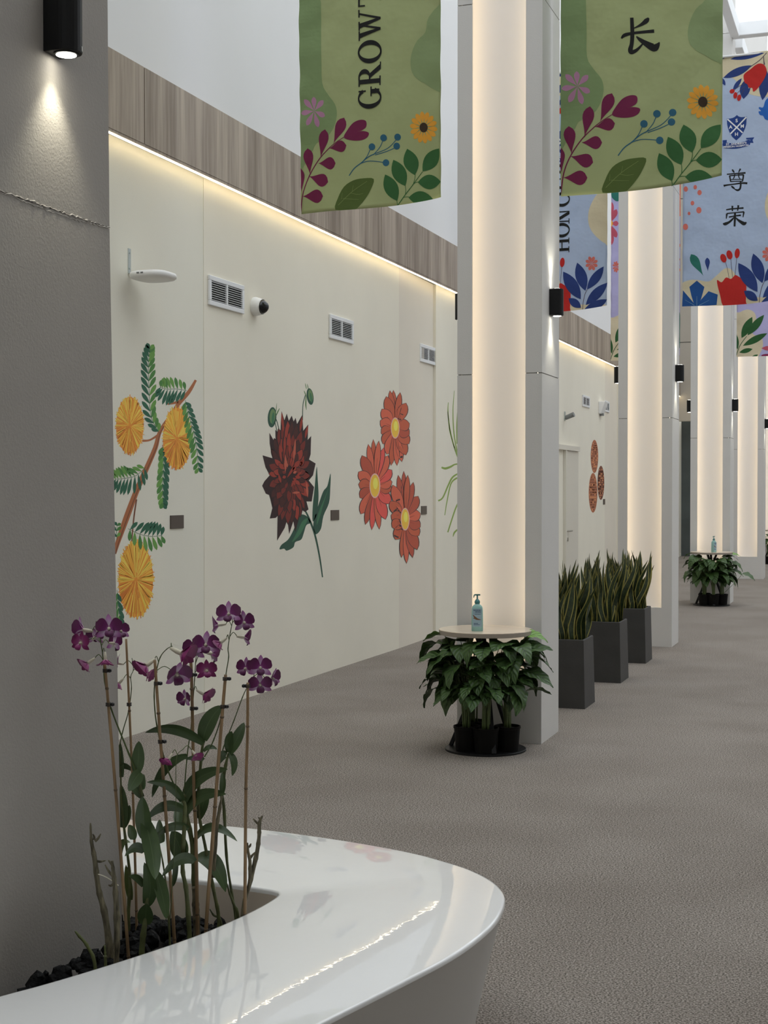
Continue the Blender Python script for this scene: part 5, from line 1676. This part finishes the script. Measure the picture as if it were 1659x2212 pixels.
# plant 5, the highest spray
d = 3.84
o = orchid(d, (CB, 1130, 880), 'orchid with the highest purple flower spray, on the right leaning stake')
cane(o, [(CB, 1145, 880), (CB, 1112, 690), (CB, 1060, 420), (CA, 1010, 1420), (CA, 1030, 1080), (CA, 1045, 985)], d + 0.06, [26, 24, 22, 20, 22, 14], M['green_cane'])
cane(o, [(CB, 1110, 600), (CB, 1128, 300), (CB, 1150, 150), (CB, 1165, 60)], d + 0.03, [24, 26, 22, 8], M['dry_cane'], 'dry_cane', to_bed=False)
sp = spike(o, [(CA, 1050, 1090), (CA, 1110, 980), (CA, 1165, 800), (CA, 1190, 560), (CA, 1210, 430), (CA, 1206, 370), (CA, 1222, 260), (CA, 1236, 195)], d, 9, 5)
ends = [flower(o, CA, 1212, 145, d - 0.03, 165, face_dir(-0.1, 0.25, 1)), flower(o, CA, 1310, 200, d - 0.02, 150, face_dir(0.55, 0.1, 0.9)), flower(o, CA, 1145, 215, d + 0.01, 125, face_dir(-0.95, -0.1, 0.1), spread=56), flower(o, CA, 1165, 328, d, 110, face_dir(-0.75, -0.6, 0.2), spread=46, red=True), flower(o, CA, 1310, 298, d + 0.01, 120, face_dir(0.95, -0.15, -0.1), spread=56)]
pedicels(o, sp, ends)
for a in (((1045, 1000), (850, 905), (655, 930), 70, -0.05, 0.75), ((1040, 980), (1085, 850), (1168, 752), 112, 0.0, 0.35), ((1045, 1055), (1085, 1026), (1135, 1042), 34, 0, 0.5), ((1045, 1110), (1000, 1095), (920, 1105), 40, 0, 0.5)):
    oleaf(o, CA, *a[:4], d, a[4], a[5])

# plant 6, right
d = 3.92
o = orchid(d, (CB, 1290, 850), 'orchid with a round purple flower cluster above the rightmost stake')
cane(o, [(CB, 1255, 870), (CB, 1200, 500), (CB, 1180, 150), (CA, 1165, 1330), (CA, 1190, 1150), (CA, 1213, 1060)], d + 0.04, [16, 18, 22, 26, 22, 14], M['green_cane'])
sp = spike(o, [(CA, 1150, 1150), (CA, 1175, 1030), (CA, 1245, 850), (CA, 1300, 700), (CA, 1335, 625), (CA, 1375, 560), (CA, 1378, 540)], d, 8, 5)
ends = [flower(o, CA, 1325, 505, d - 0.01, 140, face_dir(-0.5, 0.1, 0.9)), flower(o, CA, 1420, 500, d - 0.04, 155, face_dir(0.15, 0.2, 1)), flower(o, CA, 1418, 612, d - 0.03, 155, face_dir(0.2, -0.1, 1)), flower(o, CA, 1492, 570, d, 120, face_dir(0.9, 0, 0.35), spread=56)]
pedicels(o, sp, ends)
for a in (((1215, 1065), (1270, 960), (1312, 862), 80, 0.03, 0.35), ((1212, 1060), (1215, 980), (1232, 920), 62, -0.03, 0.35), ((1212, 1065), (1245, 1130), (1232, 1218), 50, -0.03, 0.35), ((1165, 1340), (1172, 1260), (1165, 1190), 44, 0.03, 0.3), ((1200, 1070), (1170, 1080), (1145, 1140), 60, 0, 0.4)):
    oleaf(o, CA, *a[:4], d, a[4], a[5])
# small late spike with two tiny blooms
d = 3.74
o = orchid(d, (CB, 860, 950), 'slender young orchid with two small drooping blooms low among the leaves')
cane(o, [(CB, 820, 1030), (CB, 800, 700), (CB, 770, 480), (CB, 745, 370)], d, [16, 14, 10, 5], M['green_cane'])
sp = spike(o, [(CB, 820, 900), (CB, 857, 250), (CA, 860, 1250), (CA, 865, 1090), (CA, 905, 1042)], d, 6, 4)
ends = [flower(o, CA, 815, 1100, d - 0.01, 105, face_dir(-0.5, -0.8, 0.7), spread=46, red=True), flower(o, CA, 985, 1072, d + 0.02, 95, face_dir(0.6, -0.6, 0.6), spread=48, red=True)]
pedicels(o, sp, ends)

# leafless old canes
d = 3.6
o = orchid(d, (CB, 430, 1165), 'tall leafless brown orchid cane standing against the grey column')
cane(o, [(CB, 430, 1165), (CB, 390, 850), (CB, 348, 680), (CB, 322, 480), (CB, 300, 360), (CB, 293, 240)], d, [46, 44, 36, 34, 22, 10], M['dry_cane'])
for q in ([(325, 360), (345, 340), (362, 310)], [(318, 350), (318, 330), (308, 312)], [(330, 490), (360, 495), (395, 488)]):
    cane(o, [(CB, x, y) for x, y in q], d, [18, 16, 6], M['dry_cane'], 'stub', to_bed=False, joints=False)
MB().tube(smooth3([PP(CB, 330, 575, d), PP(CB, 400, 600, d - 0.02), PP(CB, 480, 655, d - 0.03)], 5), 0.0012, 6).build('dry_root', M['column_flower'], o)
o = orchid(d, (CB, 465, 1160), 'shorter leafless orchid cane right of the tall one, forked at its top')
cane(o, [(CB, 465, 1160), (CB, 470, 900), (CB, 458, 680), (CB, 445, 560), (CB, 438, 490)], d - 0.03, [40, 44, 34, 26, 14], M['dry_cane'])
for q in ([(450, 600), (415, 560), (390, 515)], [(440, 520), (425, 500), (412, 485)], [(450, 640), (430, 655), (412, 650)]):
    cane(o, [(CB, x, y) for x, y in q], d - 0.03, [20, 16, 7], M['dry_cane'], 'stub', to_bed=False, joints=False)
o = orchid(d, (CB, 325, 1195), 'short green orchid stub leaning left at the foot of the grey column')
cane(o, [(CB, 325, 1195), (CB, 275, 1060), (CB, 215, 985), (CB, 190, 955)], 3.52, [26, 22, 20, 8], M['green_cane'])
o = orchid(d, (CB, 393, 1170), 'tiny thin orchid stub beside the tall leafless cane')
cane(o, [(CB, 393, 1170), (CB, 392, 1110), (CB, 387, 1050)], 3.53, [22, 16, 8], M['green_cane'])
d = 3.88
o = orchid(d, (CB, 1300, 850), 'twisted grey leafless orchid cane at the right end of the bed')
cane(o, [(CB, 1300, 850), (CB, 1350, 640), (CB, 1395, 450), (CB, 1412, 330), (CB, 1415, 240), (CB, 1434, 190)], d, [22, 30, 30, 26, 26, 8], M['dry_cane'])
cane(o, [(CB, 1350, 640), (CB, 1352, 500), (CB, 1338, 420), (CB, 1335, 370)], d - 0.01, [22, 24, 18, 8], M['dry_cane'], 'branch', to_bed=False)
for q in ([(1415, 250), (1395, 235), (1372, 210)], [(1415, 250), (1420, 220), (1408, 200)], [(1355, 470), (1370, 450), (1390, 430)], [(1340, 400), (1352, 390), (1358, 375)]):
    cane(o, [(CB, x, y) for x, y in q], d, [18, 16, 7], M['dry_cane'], 'stub', to_bed=False, joints=False)
o = orchid(d, (CB, 1270, 860), 'thin dark orchid shoot near the right end of the bed')
cane(o, [(CB, 1272, 865), (CB, 1245, 780), (CB, 1215, 700), (CB, 1198, 638)], 3.9, [22, 18, 14, 6], M['green_cane'])
o = orchid(d, (CB, 1160, 905), 'short slanted orchid shoot between the two right stakes')
cane(o, [(CB, 1160, 905), (CB, 1110, 850), (CB, 1085, 810)], 3.9, [18, 14, 6], M['green_cane'])

# ------------------------------------------------------------------ round tables with potted plants tucked under them
def heart(t):
    if t > 0.999: return 0
    return (min(1.0, (t + 0.03) / 0.22) ** 0.55) * (1 - t ** 1.55) ** 0.85 * 1.05


def unit_leaf(name, mt, droop, fold, wave, wid=0.78, ph=0.0):
    m = MB()
    m.leaf((0, 0, 0), (0, 0.5, 0.02 + droop * 0.25), (0, 1.0, -droop), wid, heart, (1, 0, 0), fold=-fold, nl=9, nc=6, wave=wave, ph=ph)
    return m.mesh(name, mt, smooth=True)


PHILO = [unit_leaf('philodendron_leaf', M['philo'], dr, fo, 0.03, wd, k) for k, (dr, fo, wd) in enumerate(((0.12, 0.18, 0.86), (0.25, 0.10, 0.92), (0.05, 0.24, 0.82), (0.35, 0.15, 0.9)))]
PHILO_B = [unit_leaf('philodendron_leaf', M['philo_bright'], dr, 0.15, 0.03, 0.8, k) for k, dr in enumerate((0.1, 0.22))]


def make_table(cx, cy, rot, label):
    root = thing('round_table', (cx, cy, 0), label, 'table', 'round tables in front of the columns')
    zt = 0.745
    MB().lathe((cx, cy, 0), [(0.285, zt - 0.030), (0.288, zt - 0.028), (0.288, zt - 0.004)], 64).build('edge_band', M['table_edge'], root)
    MB().lathe((cx, cy, 0), [(0.288, zt - 0.004), (0.287, zt - 0.001), (0.284, zt)], 64).build('tabletop', M['tabletop'], root)
    MB().lathe((cx, cy, 0), [(0.25, 0.0), (0.25, 0.010), (0.247, 0.012)], 56).build('base_plate', M['black_metal'], root)
    MB().lathe((cx, cy, 0), [(0.10, zt - 0.036), (0.10, zt - 0.0305)], 24).build('top_bracket', M['black_metal'], root)
    for k in range(3):
        a = rot + k * 2 * math.pi / 3
        p0 = Vector((cx + 0.225 * math.cos(a), cy + 0.225 * math.sin(a), 0.012))
        p1 = Vector((cx - 0.07 * math.cos(a), cy - 0.07 * math.sin(a), zt - 0.036))
        ax = (p1 - p0) / 2
        t = ax.normalized()
        sd = Vector((-math.sin(a), math.cos(a), 0))
        MB().obox((p0 + p1) / 2, sd * 0.014, sd.cross(t).normalized() * 0.011, ax).build('leg', M['black_metal'], root, bevel=0.002)
    return root


def make_bottle(x, y, z, ang, label):
    root = thing('pump_bottle', (x, y, z), label, 'bottle')
    hw, hd = 0.035, 0.024
    prof = []
    c, s = math.cos(ang), math.sin(ang)
    rows = []
    for zz, k, ex in ((0.0, 0.92, 4.5), (0.004, 1.0, 5), (0.10, 0.98, 5), (0.135, 0.95, 5), (0.148, 0.86, 4), (0.158, 0.62, 2.6), (0.161, 0.42, 2), (0.166, 0.40, 2)):
        row = []
        for i in range(33):
            w = 2 * math.pi * i / 32
            q = (abs(math.cos(w)) ** ex + abs(math.sin(w)) ** ex) ** (-1 / ex)
            fl = hd / hw if zz < 0.158 else (0.85 if zz < 0.160 else 1.0)
            a, b = hw * k * q * math.cos(w), hw * fl * k * q * math.sin(w)
            row.append((x + a * c - b * s, y + a * s + b * c, z + 0.0005 + zz))
        rows.append(row)
    m = MB().grid(rows)
    m.add([p for p in rows[0][:-1]], [list(range(32))[::-1]])
    m.build('body', M['bottle'], root, smooth=True)

    def on_front(u, v, h=0.0008): return (x + u * c + (hd + h) * s, y + u * s - (hd + h) * c, z + v)
    lb = MB().grid([[on_front(u, v) for u in (-0.027, -0.009, 0.009, 0.027)] for v in (0.028, 0.138)])
    l = lb.build('label', M['bottle_label'], root)
    ink = MB()
    for v, u0, u1, hh in ((0.128, -0.022, 0.022, 0.006), (0.118, -0.012, 0.022, 0.006), (0.105, -0.014, 0.02, 0.0035), (0.048, -0.02, 0.006, 0.005), (0.040, -0.02, 0.016, 0.004)):
        u = u0
        k = 0
        while u < u1:
            wd = (0.0035, 0.005, 0.0028)[k % 3]
            ink.grid([[on_front(uu, vv, 0.0012) for uu in (u, min(u1, u + wd))] for vv in (v - hh / 2, v + hh / 2)])
            u += wd + 0.0012; k += 1
    ink.build('print', M['label_ink'], l)
    hn = MB()
    pts = [(-0.027, 0.100), (-0.021, 0.098), (-0.008, 0.087), (0.004, 0.078), (0.02, 0.073), (0.024, 0.070), (0.006, 0.069), (-0.006, 0.070), (-0.016, 0.076), (-0.026, 0.079), (-0.018, 0.084), (-0.024, 0.092)]
    v_, f_ = triangulate(pts)
    hn.add([on_front(a, b, 0.0012) for a, b in v_], f_)
    hn.build('printed_hand', M['label_hand'], l)
    pm = MB().lathe((x, y, z), [(0.0145, 0.1665), (0.0165, 0.170), (0.0165, 0.181), (0.012, 0.188), (0.006, 0.194), (0.0045, 0.197), (0.0045, 0.216)], 18)
    pm.build('pump_collar', M['pump'], root, smooth=True)
    hd_ = MB()
    hd_.obox((x + 0.002 * c, y + 0.002 * s, z + 0.220), (0.016 * c, 0.016 * s, 0), (-0.006 * s, 0.006 * c, 0), (0, 0, 0.0042))
    hd_.tube([(x - 0.012 * c, y - 0.012 * s, z + 0.221), (x - 0.018 * c, y - 0.018 * s, z + 0.219), (x - 0.022 * c, y - 0.022 * s, z + 0.203)], [0.0042, 0.0036, 0.0026], 8)
    hd_.build('pump_head', M['pump'], root)
    return root


def potted(px, py, cx, cy, pillar_y, label, seed, n, spread, forced=(), pot_r=0.078, lean=0.0):
    """one nursery pot with a clump of long-stalked heart leaves"""
    rnd = random.Random(seed)
    z0 = 0.013
    root = thing('potted_plant', (px, py, z0), label, 'potted plant', 'leafy plants in black pots under the tables')
    MB().lathe((px, py, z0), [(pot_r * 0.86, 0.0), (pot_r, 0.135), (pot_r * 1.04, 0.136), (pot_r * 1.04, 0.150), (pot_r * 0.95, 0.150), (pot_r * 0.93, 0.132)], 28).build('pot', M['pot'], root, smooth=False)
    MB().lathe((px, py, z0), [(pot_r * 0.9, 0.125), (pot_r * 0.6, 0.138), (0.0, 0.142)], 18).build('soil', M['soil'], root)
    stems = MB()
    out = math.atan2(py - cy, px - cx)
    done, tries = 0, 0
    want = list(forced)
    while (done < n or want) and tries < 4000:
        tries += 1
        bright = False
        isforced = bool(want)
        if want:
            hx, hy, hz, az, pit, L, bright = want.pop(0)
            H = Vector((hx, hy, hz))
        else:
            az = out + rnd.gauss(0, 1.15)
            rad = rnd.uniform(0.04, spread)
            hz = rnd.uniform(0.36, 0.70)
            H = Vector((px + rad * math.cos(az), py + rad * math.sin(az), hz))
            pit = rnd.uniform(-0.7, 0.05)
            L = rnd.uniform(0.15, 0.21)
        D = Vector((math.cos(az) * math.cos(pit), math.sin(az) * math.cos(pit), math.sin(pit)))
        tip = H + D * L
        ok = True
        for p in (H, H + D * L * 0.5, tip):
            r = math.hypot(p.x - cx, p.y - cy)
            if r < 0.33 and p.z > 0.69: ok = False
            if p.y > pillar_y - 0.05 and p.x < PX1 + 0.06: ok = False
            if p.z < 0.27 or r > 0.43: ok = False
        if not ok and not isforced: continue
        N = Vector((math.cos(az) * 0.35, math.sin(az) * 0.35, 1)) + Vector((rnd.uniform(-0.4, 0.4), rnd.uniform(-0.4, 0.4), 0))
        me = rnd.choice(PHILO_B if bright else PHILO)
        lo = placed('leaf', me, root, H, D, N, (L, L, L))
        if bright: lo['label'] = 'bright green leaf'
        b0 = Vector((px + rnd.uniform(-0.02, 0.02), py + rnd.uniform(-0.02, 0.02), z0 + 0.135))
        b1 = b0 + Vector((0, 0, 0.14)) + (H - b0) * 0.12
        q = smooth3([b0, b1, (b1 + H) / 2 + Vector((0, 0, 0.05 if H.z < 0.62 else 0.01)), H], 4)
        stems.tube(q, [0.0055 - 0.0032 * i / (len(q) - 1) for i in range(len(q))], 6)
        done += 1
    stems.build('leaf_stalks', M['petiole'], root, smooth=True)
    return root


tp = PD(1050, 1618, 8.77)
TX, TY = -2.305, 8.455
table = make_table(TX, TY, R(-62), 'near round pale oak table with a black base, in front of the second column')
bp = PZ(1031, 1363, 0.745)
make_bottle(bp.x, bp.y, 0.745, R(14), 'teal pump bottle on the near round table')


def clump(cx, cy, pillar_y, tag_, seed, full=True):
    P = [(-0.085, -0.125, 'front left'), (0.045, -0.155, 'front middle'), (0.150, -0.045, 'right'), (-0.10, 0.075, 'back left')]
    for i, (dx, dy, nm) in enumerate(P):
        if not full and i == 3: continue
        forced = []
        if nm == 'front left': forced = [(cx - 0.235, cy - 0.10, 0.715, math.pi * 0.96, -0.25, 0.15, True), (cx - 0.22, cy - 0.19, 0.60, math.pi * 1.1, -0.3, 0.17, False), (cx - 0.24, cy - 0.06, 0.44, math.pi * 1.0, -0.5, 0.17, False)]
        if nm == 'right': forced = [(cx + 0.255, cy - 0.02, 0.715, 0.2, -0.1, 0.14, True), (cx + 0.27, cy - 0.03, 0.60, 0.0, -0.45, 0.19, False), (cx + 0.26, cy - 0.06, 0.50, -0.1, -0.35, 0.20, False), (cx + 0.12, cy - 0.11, 0.43, -0.7, -0.7, 0.19, False)]
        if nm == 'front middle': forced = [(cx + 0.0, cy - 0.21, 0.60, -1.2, -0.5, 0.15, False), (cx + 0.05, cy - 0.24, 0.47, -1.15, -0.95, 0.18, False), (cx - 0.03, cy - 0.23, 0.44, -2.0, -0.8, 0.15, False), (cx - 0.1, cy - 0.22, 0.55, -2.0, -0.7, 0.18, False)]
        potted(cx + dx, cy + dy, cx, cy, pillar_y, 'leafy plant in a black pot, %s under the %s round table' % (nm, tag_), seed + i, 27 if full else 12, 0.27, forced)


clump(TX, TY, PIL_Y[1], 'near', 40)
TX3, TY3 = -2.24, 20.13
make_table(TX3, TY3, R(-75), 'distant round pale table with a black base, in front of the fourth column')
bp = PZ(1533, 1196.5, 0.745)
make_bottle(bp.x, max(TY3 - 0.2, min(TY3 + 0.2, bp.y)), 0.745, R(60), 'teal pump bottle on the distant round table')
clump(TX3, TY3, PIL_Y[3], 'distant', 60)
# a long stray leaf reaching right of the distant clump
st = [o_ for o_ in bpy.data.objects if o_.get('label', '').startswith('leafy plant in a black pot, right under the distant')][0]
a, b = PD(1604, 1239, 19.9), PD(1632, 1252, 19.8)
placed('leaf', PHILO[0], st, a, (b - a), Vector((0, -0.3, 1)), (0.16, (b - a).length, 0.2))
MB().tube(smooth3([Vector((TX3 + 0.15, TY3 - 0.04, 0.15)), PD(1590, 1256, 19.95), a], 5), 0.003, 6).build('leaf_stalk', M['petiole'], st)
TX5, TY5 = -2.24, 31.88
make_table(TX5, TY5, R(-40), 'farthest round table, just showing at the right edge of the photo')
clump(TX5, TY5, PIL_Y[5], 'farthest', 80, False)


# ------------------------------------------------------------------ snake plants in tall grey planters
def strap(t): return (0.55 + 0.45 * math.sin(math.pi * min(1, t * 0.9 + 0.15)) ** 1.0) * (1 if t < 0.72 else max(0.0, 1 - ((t - 0.72) / 0.28) ** 1.7))


def snake_leaf(bend, twist, wid):
    m = MB()
    rows, uvs = [], []
    nl, nc = 14, 4
    for i in range(nl + 1):
        t = i / nl
        c = Vector((bend * t * t * 0.5 + 0.035 * math.sin(t * 7 + twist * 3), t, 0.04 * math.sin(t * 5 + twist)))
        a = twist * (t - 0.2)
        X = Vector((math.cos(a), 0, math.sin(a)))
        w = max(strap(t), 0.02) * wid * 0.5
        rows.append([c + X * w * q + Vector((-math.sin(a), 0, math.cos(a))) * (0.28 * w * q * q + 0.05 * w * math.sin(t * 15) * q) for q in (-1, -0.5, 0, 0.5, 1)])
        uvs.append([(k / 4, t) for k in range(5)])
    m.grid(rows, uvs)
    return m.mesh('snake_plant_leaf', M['snake'], smooth=True)


random.seed(9)
SNAKE = [snake_leaf(b, t, w) for b, t, w in ((0.05, 0.6, 0.105), (0.22, -0.8, 0.115), (-0.12, 1.0, 0.10), (0.12, -1.3, 0.12), (0.0, 1.6, 0.11), (0.30, 0.3, 0.10))]


def snake_planter(x0, y0, label, seed, h=0.505, w=0.39, top_in=0.012):
    rnd = random.Random(seed)
    cx, cy = x0 - w / 2, y0 + w / 2
    root = thing('planter', (cx, cy, 0), label, 'planter', 'square grey planters with snake plants')
    b, t, th = w / 2, w / 2 - top_in, 0.014
    m = MB()
    rows = []
    for z, r in ((0.0, b), (h - 0.004, t), (h, t - 0.003), (h, t - th), (h - 0.07, t - th - 0.002)):
        rows.append([(cx + sx * r, cy + sy * r, z) for sx, sy in ((-1, -1), (1, -1), (1, 1), (-1, 1), (-1, -1))])
    m.grid(rows)
    m.build('box', M['planter'], root, bevel=0.003)
    m = MB().box(cx - t + th, cx + t - th, cy - t + th, cy + t - th, h - 0.075, h - 0.045)
    m.build('soil', M['soil'], root)
    n = 60
    for i in range(n):
        a = rnd.uniform(0, 2 * math.pi)
        rr = math.sqrt(rnd.random()) * (t - 0.045)
        bx, by = max(-t + 0.04, min(t - 0.04, rr * 1.15 * math.cos(a))), max(-t + 0.04, min(t - 0.04, rr * 1.15 * math.sin(a)))
        edge = rr / (t - 0.045)
        L = rnd.uniform(0.44, 0.62) * (1.05 - 0.28 * edge * rnd.random())
        tilt = edge * rnd.uniform(0.02, 0.26)
        az = a + rnd.uniform(-0.6, 0.6)
        D = Vector((math.cos(az) * math.sin(tilt), math.sin(az) * math.sin(tilt), math.cos(tilt)))
        f = rnd.uniform(0, 2 * math.pi) if rnd.random() < 0.45 else -math.pi / 2 + rnd.uniform(-0.7, 0.7)
        N = Vector((math.cos(f), math.sin(f), 0.1))
        lw = rnd.uniform(0.42, 0.58)
        placed('leaf', rnd.choice(SNAKE), root, Vector((cx + bx, cy + by, h - 0.05)), D, N, (lw, L, lw))
    return root


snake_planter(-2.045, 10.25, 'nearest of the three dark grey snake plant planters, beside the second column', 3)
snake_planter(-2.04, 11.73, 'middle one of the three dark grey snake plant planters', 7)
snake_planter(-2.055, 13.14, 'farthest of the three dark grey snake plant planters, in front of the third column', 12)
